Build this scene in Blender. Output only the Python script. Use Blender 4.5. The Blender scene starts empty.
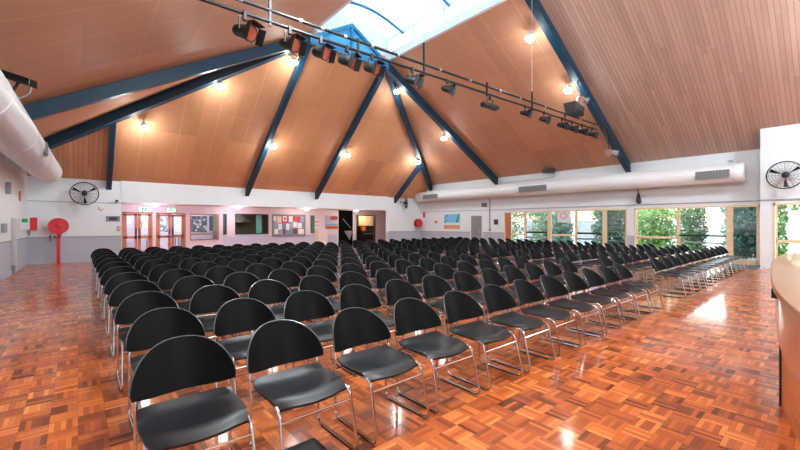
import bpy, math, random
from mathutils import Vector, Matrix
rnd = random.Random(7)
PI = math.pi
sc = bpy.context.scene
col = sc.collection

# ---------------------------------------------------------------- camera, sky, sun, exposure
CX, CY = 0.6485, 0.7612            # view direction (room axes: X along the chair rows, Y towards the foyer)
EYE = 1.45
F = 378.0
cd = bpy.data.cameras.new('camera'); cam = bpy.data.objects.new('camera', cd); col.objects.link(cam)
cam.location = (0, 0, EYE); cam.rotation_euler = (PI/2, 0, -math.atan2(CX, CY))
cd.sensor_width = 36; cd.lens = 36*F/800; cd.shift_y = -1/800; cd.clip_start = .05; cd.clip_end = 300
sc.camera = cam
w = bpy.data.worlds.new('sky'); sc.world = w; w.use_nodes = True
nt = w.node_tree; nt.nodes.clear()
sky = nt.nodes.new('ShaderNodeTexSky'); sky.sky_type = 'NISHITA'; sky.sun_disc = False
sky.sun_elevation = math.radians(48); sky.sun_rotation = math.radians(60); sky.air_density = 1.0; sky.dust_density = 3.0
bg = nt.nodes.new('ShaderNodeBackground'); bg.inputs[1].default_value = 0.55
wo = nt.nodes.new('ShaderNodeOutputWorld')
nt.links.new(sky.outputs[0], bg.inputs[0]); nt.links.new(bg.outputs[0], wo.inputs[0])
sl = bpy.data.lights.new('sun', 'SUN'); sl.energy = 5.0; sl.angle = .03; sl.color = (1, .95, .87)
so = bpy.data.objects.new('sun', sl); col.objects.link(so); so.rotation_euler = (math.radians(40), 0, math.radians(-150))
sc.view_settings.view_transform = 'Standard'; sc.view_settings.look = 'None'
sc.view_settings.gamma = 1; sc.view_settings.use_curve_mapping = False
sc.view_settings.exposure = 0.88
LAMP_W = 112
sc.cycles.use_denoising = True
sc.cycles.max_bounces = 10; sc.cycles.diffuse_bounces = 5; sc.cycles.glossy_bounces = 4
sc.cycles.transparent_max_bounces = 16; sc.cycles.sample_clamp_indirect = 6; sc.cycles.caustics_reflective = False; sc.cycles.caustics_refractive = False

# ---------------------------------------------------------------- room measures
XL, XR, YF, YB = -1.38, 17.92, 18.85, -5.0
XN, YN = 16.98, 1.77
ZS, ZF = 4.04, 3.16
LXA, LXB, LY0, LY1, LZ = 6.45, 9.98, 5.96, 12.64, 8.4
SR = (LZ-ZS)/(XR-LXB); SL = (LZ-ZS)/(LXA-XL); SF = (LZ-ZF)/(YF-LY1)
YH = LY1 + (LZ-ZS)/SF
YP = 21.2                          # foyer back wall
FX0, FX1, FZ = 1.32, 15.05, 2.32
FXW = 17.8

def ray(px, py):
    r = (px-400)/F; t = (224-py)/F
    return Vector((CX+CY*r, CY-CX*r, t))
def onY(px, py, Y):
    v = ray(px, py); d = Y/v.y; return Vector((v.x*d, Y, EYE+v.z*d))
def onX(px, py, X):
    v = ray(px, py); d = X/v.x; return Vector((X, v.y*d, EYE+v.z*d))
KL = .028                          # the left wall runs very slightly out of square
def xl(y): return XL+KL*(y-YF)
def onL(px, py):
    v = ray(px, py); d = (XL-KL*YF)/(v.x-KL*v.y); return Vector((v.x*d, v.y*d, EYE+v.z*d))
def onZ(px, py, Z):
    v = ray(px, py); d = (Z-EYE)/v.z; return Vector((v.x*d, v.y*d, Z))
def onRoof(px, py, which, off=0):
    v = ray(px, py)
    if which == 'R': a, b, c = SR, 0, LZ-off+SR*LXB
    elif which == 'L': a, b, c = -SL, 0, LZ-off-SL*LXA
    else: a, b, c = 0, SF, LZ-off+SF*LY1
    d = (c-EYE)/(v.z+a*v.x+b*v.y)
    return Vector((v.x*d, v.y*d, EYE+v.z*d))
def roofz(x, y):
    zs = [9.3]
    if x > LXB: zs.append(LZ-SR*(x-LXB))
    if x < LXA: zs.append(LZ-SL*(LXA-x))
    if y > LY1: zs.append(LZ-SF*(y-LY1))
    return min(zs)

# ---------------------------------------------------------------- materials
def srgb(c):
    return tuple((v/255/12.92 if v/255 <= .04045 else ((v/255+.055)/1.055)**2.4) for v in c) + (1,)
class NT:
    def __init__(s, m): s.n = m.node_tree.nodes; s.l = m.node_tree.links
    def new(s, t, **k):
        q = s.n.new(t)
        for a, b in k.items(): setattr(q, a, b)
        return q
    def math(s, op, a, b=None):
        q = s.new('ShaderNodeMath', operation=op)
        for i, v in enumerate((a, b)):
            if v is None: continue
            if isinstance(v, (int, float)): q.inputs[i].default_value = v
            else: s.l.new(v, q.inputs[i])
        return q.outputs[0]
    def link(s, a, b): s.l.new(a, b)
def mat(name, c, rough=.5, metal=0, spec=.5, coat=0, noise=0, nscale=8, emit=0, bump=0):
    m = bpy.data.materials.new(name); m.use_nodes = True
    t = NT(m); b = m.node_tree.nodes['Principled BSDF']
    b.inputs['Base Color'].default_value = srgb(c); b.inputs['Roughness'].default_value = rough
    b.inputs['Metallic'].default_value = metal; b.inputs['Specular IOR Level'].default_value = spec
    b.inputs['Coat Weight'].default_value = coat
    if emit:
        b.inputs['Emission Color'].default_value = srgb(c); b.inputs['Emission Strength'].default_value = emit
    if noise or bump:
        tc = t.new('ShaderNodeTexCoord'); nz = t.new('ShaderNodeTexNoise'); nz.inputs['Scale'].default_value = nscale; nz.inputs['Detail'].default_value = 4
        t.link(tc.outputs['Object'], nz.inputs['Vector'])
        if noise:
            mx = t.new('ShaderNodeMix', data_type='RGBA')
            mx.inputs[6].default_value = srgb([max(0, v*(1-noise)) for v in c]); mx.inputs[7].default_value = srgb([min(255, v*(1+noise)) for v in c])
            t.link(nz.outputs[0], mx.inputs[0]); t.link(mx.outputs[2], b.inputs['Base Color'])
        if bump:
            bp = t.new('ShaderNodeBump'); bp.inputs['Strength'].default_value = bump; bp.inputs['Distance'].default_value = .01
            t.link(nz.outputs[0], bp.inputs['Height']); t.link(bp.outputs[0], b.inputs['Normal'])
    return m
def wood(name, c, scale=(1, 12, 1), rough=.4, var=.25, coat=0):
    m = mat(name, c, rough, coat=coat); t = NT(m); b = m.node_tree.nodes['Principled BSDF']
    tc = t.new('ShaderNodeTexCoord'); mp = t.new('ShaderNodeMapping'); mp.inputs['Scale'].default_value = scale
    nz = t.new('ShaderNodeTexNoise'); nz.inputs['Scale'].default_value = 3; nz.inputs['Detail'].default_value = 6
    t.link(tc.outputs['Object'], mp.inputs[0]); t.link(mp.outputs[0], nz.inputs['Vector'])
    mx = t.new('ShaderNodeMix', data_type='RGBA')
    mx.inputs[6].default_value = srgb([v*(1-var) for v in c]); mx.inputs[7].default_value = srgb([min(255, v*(1+var)) for v in c])
    t.link(nz.outputs[0], mx.inputs[0]); t.link(mx.outputs[2], b.inputs['Base Color'])
    return m
def glass(name, tint, refl=.08):
    m = bpy.data.materials.new(name); m.use_nodes = True; t = NT(m); t.n.clear()
    tr = t.new('ShaderNodeBsdfTransparent'); tr.inputs[0].default_value = tint+(1,)
    gl = t.new('ShaderNodeBsdfGlossy'); gl.inputs['Roughness'].default_value = .02
    mx = t.new('ShaderNodeMixShader'); mx.inputs[0].default_value = refl
    o = t.new('ShaderNodeOutputMaterial')
    t.link(tr.outputs[0], mx.inputs[1]); t.link(gl.outputs[0], mx.inputs[2]); t.link(mx.outputs[0], o.inputs[0])
    return m
def parquet():
    m = mat('parquet', (170, 90, 50), .42, spec=.3, coat=.7); t = NT(m); b = t.n['Principled BSDF']
    b.inputs['Coat Roughness'].default_value = .11
    tc = t.new('ShaderNodeTexCoord'); sp = t.new('ShaderNodeSeparateXYZ'); t.link(tc.outputs['Object'], sp.inputs[0])
    S = 1/.16
    x = t.math('MULTIPLY', sp.outputs[0], S); y = t.math('MULTIPLY', sp.outputs[1], S)
    ix = t.math('FLOOR', x); iy = t.math('FLOOR', y); fx = t.math('SUBTRACT', x, ix); fy = t.math('SUBTRACT', y, iy)
    ck = t.math('FLOORED_MODULO', t.math('ADD', ix, iy), 2)
    ick = t.math('SUBTRACT', 1, ck)
    c = t.math('ADD', t.math('MULTIPLY', fx, ck), t.math('MULTIPLY', fy, ick))
    lng = t.math('ADD', t.math('MULTIPLY', fy, ck), t.math('MULTIPLY', fx, ick))
    c5 = t.math('MULTIPLY', c, 5); fi = t.math('FLOOR', c5); ff = t.math('SUBTRACT', c5, fi)
    cv = t.new('ShaderNodeCombineXYZ'); t.link(ix, cv.inputs[0]); t.link(iy, cv.inputs[1]); t.link(fi, cv.inputs[2])
    wn = t.new('ShaderNodeTexWhiteNoise'); t.link(cv.outputs[0], wn.inputs[0])
    cv2 = t.new('ShaderNodeCombineXYZ'); t.link(ix, cv2.inputs[0]); t.link(iy, cv2.inputs[1])
    wn2 = t.new('ShaderNodeTexWhiteNoise'); t.link(cv2.outputs[0], wn2.inputs[0])
    nz = t.new('ShaderNodeTexNoise'); nz.inputs['Scale'].default_value = 40; t.link(tc.outputs['Object'], nz.inputs['Vector'])
    v = t.math('ADD', t.math('ADD', t.math('MULTIPLY', wn.outputs[0], .5), t.math('MULTIPLY', wn2.outputs[0], .38)), t.math('MULTIPLY', nz.outputs[0], .12))
    rp = t.new('ShaderNodeValToRGB'); e = rp.color_ramp.elements
    e[0].position = .08; e[0].color = srgb((92, 40, 14)); e[1].position = .92; e[1].color = srgb((236, 142, 70))
    q = e.new(.35); q.color = srgb((160, 76, 30)); q = e.new(.65); q.color = srgb((204, 104, 44))
    t.link(v, rp.inputs[0])
    g1 = t.math('LESS_THAN', ff, .07); ex = t.math('LESS_THAN', lng, .018); g = t.math('MAXIMUM', g1, ex)
    mx = t.new('ShaderNodeMix', data_type='RGBA'); t.link(t.math('MULTIPLY', g, .55), mx.inputs[0]); t.link(rp.outputs[0], mx.inputs[6]); mx.inputs[7].default_value = srgb((60, 28, 16))
    t.link(mx.outputs[2], b.inputs['Base Color'])
    n2 = t.new('ShaderNodeTexNoise'); n2.inputs['Scale'].default_value = 3.0; t.link(tc.outputs['Object'], n2.inputs['Vector'])
    bp = t.new('ShaderNodeBump'); bp.inputs['Strength'].default_value = .2; bp.inputs['Distance'].default_value = .003
    t.link(n2.outputs[0], bp.inputs['Height'])
    t.link(bp.outputs[0], b.inputs['Normal']); t.link(bp.outputs[0], b.inputs['Coat Normal'])
    return m
def panel_ceiling(name, c, pw, ph, joint, jw=.012):      # plywood sheets with pale cover strips, UV in metres
    m = mat(name, c, .55, spec=.3); t = NT(m); b = t.n['Principled BSDF']
    uv = t.new('ShaderNodeUVMap'); sp = t.new('ShaderNodeSeparateXYZ'); t.link(uv.outputs[0], sp.inputs[0])
    x = t.math('DIVIDE', sp.outputs[0], pw); y = t.math('DIVIDE', sp.outputs[1], ph)
    ix = t.math('FLOOR', x); iy = t.math('FLOOR', y)
    cv = t.new('ShaderNodeCombineXYZ'); t.link(ix, cv.inputs[0]); t.link(iy, cv.inputs[1])
    wn = t.new('ShaderNodeTexWhiteNoise'); t.link(cv.outputs[0], wn.inputs[0])
    mp = t.new('ShaderNodeMapping'); mp.inputs['Scale'].default_value = (14, 1.2, 1); t.link(uv.outputs[0], mp.inputs[0])
    nz = t.new('ShaderNodeTexNoise'); nz.inputs['Scale'].default_value = 2; nz.inputs['Detail'].default_value = 5; t.link(mp.outputs[0], nz.inputs['Vector'])
    f = t.math('ADD', t.math('MULTIPLY', wn.outputs[0], .45), t.math('MULTIPLY', nz.outputs[0], .6))
    mx = t.new('ShaderNodeMix', data_type='RGBA'); mx.inputs[6].default_value = srgb([v*.88 for v in c]); mx.inputs[7].default_value = srgb([min(255, v*1.09) for v in c])
    t.link(f, mx.inputs[0])
    gx = t.math('LESS_THAN', t.math('ABSOLUTE', t.math('SUBTRACT', t.math('SUBTRACT', x, ix), .5)), jw/pw*1.4)
    gy = t.math('LESS_THAN', t.math('ABSOLUTE', t.math('SUBTRACT', t.math('SUBTRACT', y, iy), .5)), jw/ph*.8)
    m2 = t.new('ShaderNodeMix', data_type='RGBA'); t.link(t.math('MULTIPLY', t.math('MAXIMUM', gx, gy), .5), m2.inputs[0])
    t.link(mx.outputs[2], m2.inputs[6]); m2.inputs[7].default_value = srgb(joint)
    t.link(m2.outputs[2], b.inputs['Base Color'])
    return m
def plank_ceiling(name, c, pw):
    m = mat(name, c, .6, spec=.3); t = NT(m); b = t.n['Principled BSDF']
    uv = t.new('ShaderNodeUVMap'); sp = t.new('ShaderNodeSeparateXYZ'); t.link(uv.outputs[0], sp.inputs[0])
    x = t.math('DIVIDE', sp.outputs[0], pw); ix = t.math('FLOOR', x); fx = t.math('SUBTRACT', x, ix)
    y = t.math('DIVIDE', sp.outputs[1], 2.4)
    wi = t.new('ShaderNodeTexWhiteNoise', noise_dimensions='1D'); t.link(ix, wi.inputs['W'])
    iy = t.math('FLOOR', t.math('ADD', y, wi.outputs[0]))
    cv = t.new('ShaderNodeCombineXYZ'); t.link(ix, cv.inputs[0]); t.link(iy, cv.inputs[1])
    wn = t.new('ShaderNodeTexWhiteNoise'); t.link(cv.outputs[0], wn.inputs[0])
    mp = t.new('ShaderNodeMapping'); mp.inputs['Scale'].default_value = (20, .8, 1); t.link(uv.outputs[0], mp.inputs[0])
    nz = t.new('ShaderNodeTexNoise'); nz.inputs['Scale'].default_value = 2; nz.inputs['Detail'].default_value = 5; t.link(mp.outputs[0], nz.inputs['Vector'])
    f = t.math('ADD', t.math('MULTIPLY', wn.outputs[0], .5), t.math('MULTIPLY', nz.outputs[0], .5))
    mx = t.new('ShaderNodeMix', data_type='RGBA'); mx.inputs[6].default_value = srgb([v*.88 for v in c]); mx.inputs[7].default_value = srgb([min(255, v*1.08) for v in c])
    t.link(f, mx.inputs[0])
    m2 = t.new('ShaderNodeMix', data_type='RGBA'); t.link(t.math('MULTIPLY', t.math('LESS_THAN', fx, .16), .55), m2.inputs[0])
    t.link(mx.outputs[2], m2.inputs[6]); m2.inputs[7].default_value = srgb([v*.68 for v in c]); t.link(m2.outputs[2], b.inputs['Base Color'])
    return m
def checks(name, cols, scale):
    m = mat(name, cols[0], .6); t = NT(m); b = t.n['Principled BSDF']
    tc = t.new('ShaderNodeTexCoord'); vo = t.new('ShaderNodeTexVoronoi'); vo.inputs['Scale'].default_value = scale
    t.link(tc.outputs['Object'], vo.inputs['Vector']); sp = t.new('ShaderNodeSeparateXYZ'); t.link(vo.outputs['Color'], sp.inputs[0])
    rp = t.new('ShaderNodeValToRGB'); rp.color_ramp.interpolation = 'CONSTANT'; e = rp.color_ramp.elements
    e[0].color = srgb(cols[0]); e[1].position = 1/len(cols); e[1].color = srgb(cols[1])
    for i in range(2, len(cols)): q = e.new(i/len(cols)); q.color = srgb(cols[i])
    t.link(sp.outputs[0], rp.inputs[0]); t.link(rp.outputs[0], b.inputs['Base Color'])
    return m

m_floor = parquet()
m_panel = panel_ceiling('plywood_ceiling', (202, 148, 116), 1.2, 2.4, (222, 174, 142))
m_panel_far = panel_ceiling('plywood_ceiling_far', (206, 148, 108), 1.2, 2.4, (226, 174, 136))
m_plank = plank_ceiling('plank_ceiling', (196, 164, 148), .11)
m_plank2 = plank_ceiling('plank_ceiling_warm', (206, 148, 112), .14)
m_white = mat('white_paint', (222, 230, 233), .5, noise=.015, nscale=2)
m_grey = mat('grey_dado_paint', (176, 184, 196), .5, noise=.02, nscale=2)
m_pink = mat('foyer_pink', (226, 216, 222), .5)
m_lilac = mat('foyer_lilac_paint', (200, 204, 226), .5)
m_cream = mat('cream_paint', (232, 226, 214), .5)
m_line = mat('grey_trim_paint', (150, 152, 156), .5)
m_blue = mat('teal_blue_steel', (12, 58, 80), .42, noise=.06, nscale=3)
m_blue_skylit = mat('blue_panel_skylit', (70, 160, 205), .5)  # sky light painted into the pale blue of the truss infill
m_duct = mat('white_duct', (230, 234, 236), .4)
m_lwood = wood('blond_timber', (232, 206, 168), (1, 1, 8), var=.12)
m_rwood = wood('red_timber', (176, 112, 84), (1, 1, 8))
m_black = mat('black_metal', (18, 18, 20), .45)
m_blackg = mat('black_gloss', (10, 10, 12), .25)
m_dgrey = mat('dark_grey', (58, 60, 62), .5)
m_mgrey = mat('mid_grey', (130, 132, 134), .5)
m_chrome = mat('chrome', (205, 200, 198), .14, metal=1)
m_silver = mat('silver', (190, 190, 192), .3, metal=.8)
m_red = mat('red_enamel', (205, 22, 34), .35, coat=.3)
m_green = mat('green_sign', (30, 160, 110), .4)
m_backp = mat('black_chair_plastic', (4, 4, 5), .5, spec=.1, noise=.1, nscale=300)
m_seatp = mat('charcoal_seat_plastic', (17, 20, 24), .38, spec=.45, noise=.1, nscale=300)
m_glass = glass('clear_glass', (.93, .97, .95), .07)
m_tint = glass('screened_glass', (.60, .68, .72), .10)
m_bulb = mat('lamp_glow', (255, 248, 236), .5, emit=40)
m_screen = mat('lit_sign_white', (240, 255, 248), .5, emit=1.2)
m_greenlit = mat('lit_sign_green', (10, 190, 130), .5, emit=.7)
m_gel = mat('amber_lens', (150, 62, 34), .3)

# ---------------------------------------------------------------- mesh helpers
MATS = {}
class MB:
    def __init__(s): s.v = []; s.f = []; s.uv = None
    def box(s, x0, x1, y0, y1, z0, z1):
        x0, x1 = min(x0, x1), max(x0, x1); y0, y1 = min(y0, y1), max(y0, y1); z0, z1 = min(z0, z1), max(z0, z1)
        b = len(s.v)
        s.v += [(x0,y0,z0),(x1,y0,z0),(x1,y1,z0),(x0,y1,z0),(x0,y0,z1),(x1,y0,z1),(x1,y1,z1),(x0,y1,z1)]
        s.f += [tuple(b+i for i in q) for q in ((3,2,1,0),(4,5,6,7),(0,1,5,4),(1,2,6,5),(2,3,7,6),(3,0,4,7))]
        return s
    def hexa(s, pts):      # 4 bottom + 4 top
        b = len(s.v); s.v += [tuple(p) for p in pts]
        s.f += [tuple(b+i for i in q) for q in ((3,2,1,0),(4,5,6,7),(0,1,5,4),(1,2,6,5),(2,3,7,6),(3,0,4,7))]
        return s
    def beam(s, p0, p1, wd, h):          # p0, p1 on the top centre line, hangs down by h
        p0, p1 = Vector(p0), Vector(p1); d = p1-p0; sd = Vector((-d.y, d.x, 0)).normalized()*wd/2; dn = Vector((0, 0, -h))
        return s.hexa([p0-sd+dn, p0+sd+dn, p1+sd+dn, p1-sd+dn, p0-sd, p0+sd, p1+sd, p1-sd])
    def tube(s, pts, r, n=8, closed=False):
        pts = [Vector(p) for p in pts]; b = len(s.v); N = len(pts); nrm = None
        for i, p in enumerate(pts):
            if closed: t = pts[(i+1) % N]-pts[i-1]
            else: t = pts[min(i+1, N-1)]-pts[max(i-1, 0)]
            t.normalize()
            if nrm is None: nrm = t.orthogonal().normalized()
            else:
                nrm = nrm - t*nrm.dot(t)
                nrm = nrm.normalized() if nrm.length > 1e-6 else t.orthogonal().normalized()
            bi = t.cross(nrm); rr = r[i] if isinstance(r, (list, tuple)) else r
            for k in range(n):
                a = 2*PI*k/n; s.v.append(tuple(p+nrm*math.cos(a)*rr+bi*math.sin(a)*rr))
        for i in range(N if closed else N-1):
            for k in range(n):
                j = (i+1) % N
                s.f.append((b+i*n+k, b+i*n+(k+1) % n, b+j*n+(k+1) % n, b+j*n+k))
        if not closed:
            s.f.append(tuple(b+k for k in reversed(range(n)))); s.f.append(tuple(b+(N-1)*n+k for k in range(n)))
        return s
    def lathe(s, prof, p0, axis, n=20):  # prof: list of (distance along axis, radius)
        p0 = Vector(p0); ax = Vector(axis).normalized()
        return s.tube([p0+ax*a for a, _ in prof], [max(r, .0005) for _, r in prof], n) if len(set(a for a, _ in prof)) == len(prof) else s._lathe(prof, p0, ax, n)
    def _lathe(s, prof, p0, ax, n):
        e = ax.orthogonal().normalized(); g = ax.cross(e); b = len(s.v)
        for a, r in prof:
            for k in range(n):
                t = 2*PI*k/n; s.v.append(tuple(p0+ax*a+(e*math.cos(t)+g*math.sin(t))*max(r, .0005)))
        for i in range(len(prof)-1):
            for k in range(n): s.f.append((b+i*n+k, b+i*n+(k+1) % n, b+(i+1)*n+(k+1) % n, b+(i+1)*n+k))
        s.f.append(tuple(b+k for k in reversed(range(n)))); s.f.append(tuple(b+(len(prof)-1)*n+k for k in range(n)))
        return s
    def prism(s, poly, z0, z1):
        b = len(s.v); n = len(poly)
        s.v += [(x, y, z0) for x, y in poly]+[(x, y, z1) for x, y in poly]
        s.f.append(tuple(b+i for i in reversed(range(n)))); s.f.append(tuple(b+n+i for i in range(n)))
        for i in range(n): s.f.append((b+i, b+(i+1) % n, b+n+(i+1) % n, b+n+i))
        return s
    def build(s, name, m, parent=None, world=True, smooth=False, bevel=0, label=None):
        v = [Vector(p) for p in s.v]
        if parent is not None and world:
            inv = MATS[parent].inverted(); v = [inv @ p for p in v]
        org = None
        if parent is None:
            lo = [min(p[i] for p in v) for i in range(3)]; hi = [max(p[i] for p in v) for i in range(3)]
            org = Vector(((lo[0]+hi[0])/2, (lo[1]+hi[1])/2, lo[2])); v = [p-org for p in v]
        me = bpy.data.meshes.new(name); me.from_pydata([tuple(p) for p in v], [], s.f); me.validate()
        me.materials.append(m)
        if smooth:
            for p in me.polygons: p.use_smooth = True
            try: me.set_sharp_from_angle(angle=math.radians(40))
            except Exception: pass
        o = bpy.data.objects.new(name, me); col.objects.link(o)
        if org is not None: o.location = org; MATS[o] = Matrix.Translation(org)
        else: o.parent = parent; MATS[o] = MATS[parent]
        if bevel:
            bm = o.modifiers.new('bevel', 'BEVEL'); bm.width = bevel; bm.segments = 2; bm.limit_method = 'ANGLE'
        if label: o['label'] = label
        return o
def tag(o, label, cat, group=None, kind=None):
    o['label'] = label; o['category'] = cat
    if group: o['group'] = group
    if kind: o['kind'] = kind
    return o
def thing(name, label, cat, loc=(0, 0, 0), rz=0, group=None, kind=None):
    o = bpy.data.objects.new(name, None); col.objects.link(o); o.empty_display_size = .1
    o.location = loc; o.rotation_euler = (0, 0, rz)
    MATS[o] = Matrix.Translation(Vector(loc)) @ Matrix.Rotation(rz, 4, 'Z')
    return tag(o, label, cat, group, kind)
def copy_tree(o, loc=None, rot=None, label=None, parent=None, skip=()):
    c = o.copy(); col.objects.link(c)
    if parent is not None: c.parent = parent
    if loc is not None: c.location = loc
    if rot is not None: c.rotation_euler = rot
    if label: c['label'] = label
    for ch in KIDS.get(o, []):
        if ch.name.split('.')[0] in skip: continue
        copy_tree(ch, parent=c, skip=skip)
    return c
KIDS = {}
def index_kids(root):
    ks = [x for x in bpy.data.objects if x.parent == root]
    KIDS[root] = ks
    for k in ks: index_kids(k)
def arc(pts, rad, n=5):                 # round the corners of a polyline
    P = [Vector(p) for p in pts]; out = [P[0]]
    for i in range(1, len(P)-1):
        a = (P[i-1]-P[i]); b = (P[i+1]-P[i]); r = min(rad, a.length*.45, b.length*.45)
        a.normalize(); b.normalize(); p, q = P[i]+a*r, P[i]+b*r
        for k in range(n+1):
            t = k/n; out.append(p*(1-t)**2+P[i]*2*t*(1-t)+q*t*t)
    out.append(P[-1]); return out
def struct(name, mb, m, label, cat=None, **k):
    o = mb.build(name, m, **k); return tag(o, label, cat or name.split('_')[0], kind='structure')

# ---------------------------------------------------------------- setting: floor, walls, ceiling
struct('floor', MB().box(XL-1.2, XR+.02, YB-.3, 24.6, -.12, 0), m_floor, 'glossy orange brown mosaic parquet floor of the hall')
TK = .22
def two_tone(name, segs, label):        # white wall with grey dado as a child
    mw = MB(); mg = MB()
    for (x0, x1, y0, y1, z0, z1) in segs:
        if z0 < .96 < z1: mg.box(x0, x1, y0, y1, z0, .96); mw.box(x0, x1, y0, y1, .96, z1)
        elif z1 <= .96: mg.box(x0, x1, y0, y1, z0, z1)
        else: mw.box(x0, x1, y0, y1, z0, z1)
    o = struct(name, mw, m_white, label, 'wall')
    if mg.v: mg.build('dado', m_grey, o, label='pale grey painted dado')
    return o
def skew(z0, z1, w0=-TK, w1=0, y0=YB-TK, y1=YF+TK):
    return MB().hexa([(xl(y0)+w0, y0, z0), (xl(y0)+w1, y0, z0), (xl(y1)+w1, y1, z0), (xl(y1)+w0, y1, z0), (xl(y0)+w0, y0, z1), (xl(y0)+w1, y0, z1), (xl(y1)+w1, y1, z1), (xl(y1)+w0, y1, z1)])
wl = struct('wall_left', skew(.96, ZS+.1), m_white, 'white left wall with pale grey dado beside the red hose reel', 'wall')
skew(0, .96).build('dado', m_grey, wl, label='pale grey painted dado')
skew(.95, .98, 0, .02, YB, YF).build('dado_rail', m_line, wl)
wf = two_tone('wall_far', [(XL, FX0, YF, YF+TK, 0, ZF+.06), (FX1, XR+TK, YF, YF+TK, 0, ZF+1.0)], 'white far wall with grey dado either side of the foyer opening')
MB().box(XL, FX0, YF-.02, YF, .95, .98).box(FX1, XR, YF-.02, YF, .95, .98).build('dado_rail', m_line, wf)
MB().box(XL, FX0, YF-.015, YF, 2.27, 2.29).build('picture_rail', m_line, wf)
struct('wall_bulkhead', MB().box(FX0, FX1+.0, YF-.03, YF+TK, FZ, ZF+.1), m_white, 'long white bulkhead above the foyer opening', 'wall')
# far wall filler up to the raked ceiling at both ends
# right wall with window openings
def xw(px): return onX(px, 224, XR).y
WT = 2.12
GR1 = (xw(604.5+22.5), xw(504.5))      # y range of the far window group (incl. louvre pane)
GR2 = (xw(760), xw(634.5))
DR = (xw(482), xw(471.3))
rs = [(XR, XR+TK, YN-.1, YF+TK, WT, ZS+.1), (XR, XR+TK, GR2[1], GR1[0], 0, WT), (XR, XR+TK, GR1[1], DR[0], 0, WT),
      (XR, XR+TK, DR[1], YF+TK, 0, WT), (XR, XR+TK, DR[0], DR[1], 1.93, WT)]
wr = two_tone('wall_right', rs, 'long white right wall pierced by timber framed glazed doors')
MB().box(XR-.02, XR, DR[1]+.05, YF, .95, .98).box(XR-.02, XR, GR1[1]+.05, DR[0]-.05, .95, .98).build('dado_rail', m_line, wr)
MB().box(XR-.03, XR, YN, YF, 2.24, 2.27).build('picture_rail', m_line, wr)
NW = onX(773, 224, XN).y                # left jamb of the near window
struct('wall_near_right', (lambda L: [B for B in [MB()] if [B.box(*q) for q in L]][0])([(XN, XR+TK, NW, YN, 0, 4.75), (XN, XN+TK, -2.2, NW, 2.12, 4.75), (XN, XN+TK, YB, -2.2, 0, 4.75)]), m_white, 'projecting white wall pier under the large black wall fan', 'wall')
struct('trim_near', MB().box(XN-.03, XN, YB, YN+.03, 2.2, 2.24), m_line, 'thin grey trim line across the projecting white pier', 'trim')
struct('wall_back', MB().box(XL-1.0, XR+TK, YB-TK, YB, 0, 9.6), m_white, 'white wall closing the hall behind the viewpoint', 'wall')
bb = skew(0, .1, 0, .02, YB, YF).box(XL, FX0, YF-.02, YF, 0, .1)
struct('baseboard_left', bb, m_grey, 'grey skirting board along the left and far left walls', 'baseboard')

def ceil_plane(name, pts, u, m, label):  # polygon pts (x,y,z); u = eave direction
    n = len(pts); b = MB(); b.v = [tuple(p) for p in pts]+[(p[0], p[1], p[2]+.18) for p in pts]
    b.f = [tuple(range(n)), tuple(reversed(range(n, 2*n)))]+[(i, n+i, n+(i+1) % n, (i+1) % n) for i in range(n)]
    o = struct(name, b, m, label, 'ceiling')
    me = o.data; uvl = me.uv_layers.new(name='UVMap'); U = Vector(u)
    n3 = (Vector(pts[1])-Vector(pts[0])).cross(Vector(pts[2])-Vector(pts[0])).normalized(); V = n3.cross(U).normalized(); org = o.location
    for lp in me.loops:
        p = me.vertices[lp.vertex_index].co+org; uvl.data[lp.index].uv = (p.dot(U), p.dot(V))
    return o
XRo, XLo, YFo = XR+.2, XL-1.0, YF+.2
zr = ZS-SR*.2; zl = ZS-SL*1.0
RID = (LXA+LXB)/2; ZRID = LZ+SR*(LXB-RID)
ceil_plane('ceiling', [(LXB, LY0, LZ), (LXB, LY1, LZ), (XRo, LY1+(LZ-zr)/SF, zr), (XRo, LY0, zr)], (0, 1, 0), m_panel, 'plywood panelled roof slope above the right hand windows')
ceil_plane('ceiling', [(RID, YB, ZRID), (RID, LY0, ZRID), (LXB, LY0, LZ), (XRo, LY0, zr), (XRo, YB, zr)], (0, 1, 0), m_plank, 'pinkish grooved timber ceiling slope right of the nearest blue rafter')
ceil_plane('ceiling', [(LXA, LY1, LZ), (LXA, LY0, LZ), (XLo, LY0, zl), (XLo, LY1+(LZ-zl)/SF, zl)], (0, 1, 0), m_panel, 'plywood panelled roof slope above the left wall')
ceil_plane('ceiling', [(RID, LY0, ZRID), (RID, YB, ZRID), (XLo, YB, zl), (XLo, LY0, zl), (LXA, LY0, LZ)], (0, 1, 0), m_plank, 'timber ceiling slope on the left behind the skylight')
JX = .93; JYh = LY1+(LZ-(LZ-SL*(LXA-JX)))/SF
zfo = ZF-SF*.2
ceil_plane('ceiling', [(LXA, LY1, LZ), (JX, JYh, LZ-SF*(JYh-LY1)), (JX, YFo, zfo), (LXB+5.05, YFo, zfo), (XRo, YFo, zfo), (XRo, LY1+(LZ-zr)/SF, zr), (LXB, LY1, LZ)], (1, 0, 0), m_panel_far, 'warm plywood panelled roof slope above the foyer')
ceil_plane('ceiling', [(JX, JYh, LZ-SF*(JYh-LY1)), (XLo, LY1+(LZ-zl)/SF, zl), (XLo, YFo, zfo), (JX, YFo, zfo)], (1, 0, 0), m_plank2, 'narrow boarded piece of roof slope left of the short blue rafter')
# gable infill triangles between side wall tops and the ceiling at the far corners are closed by the wall boxes

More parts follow.
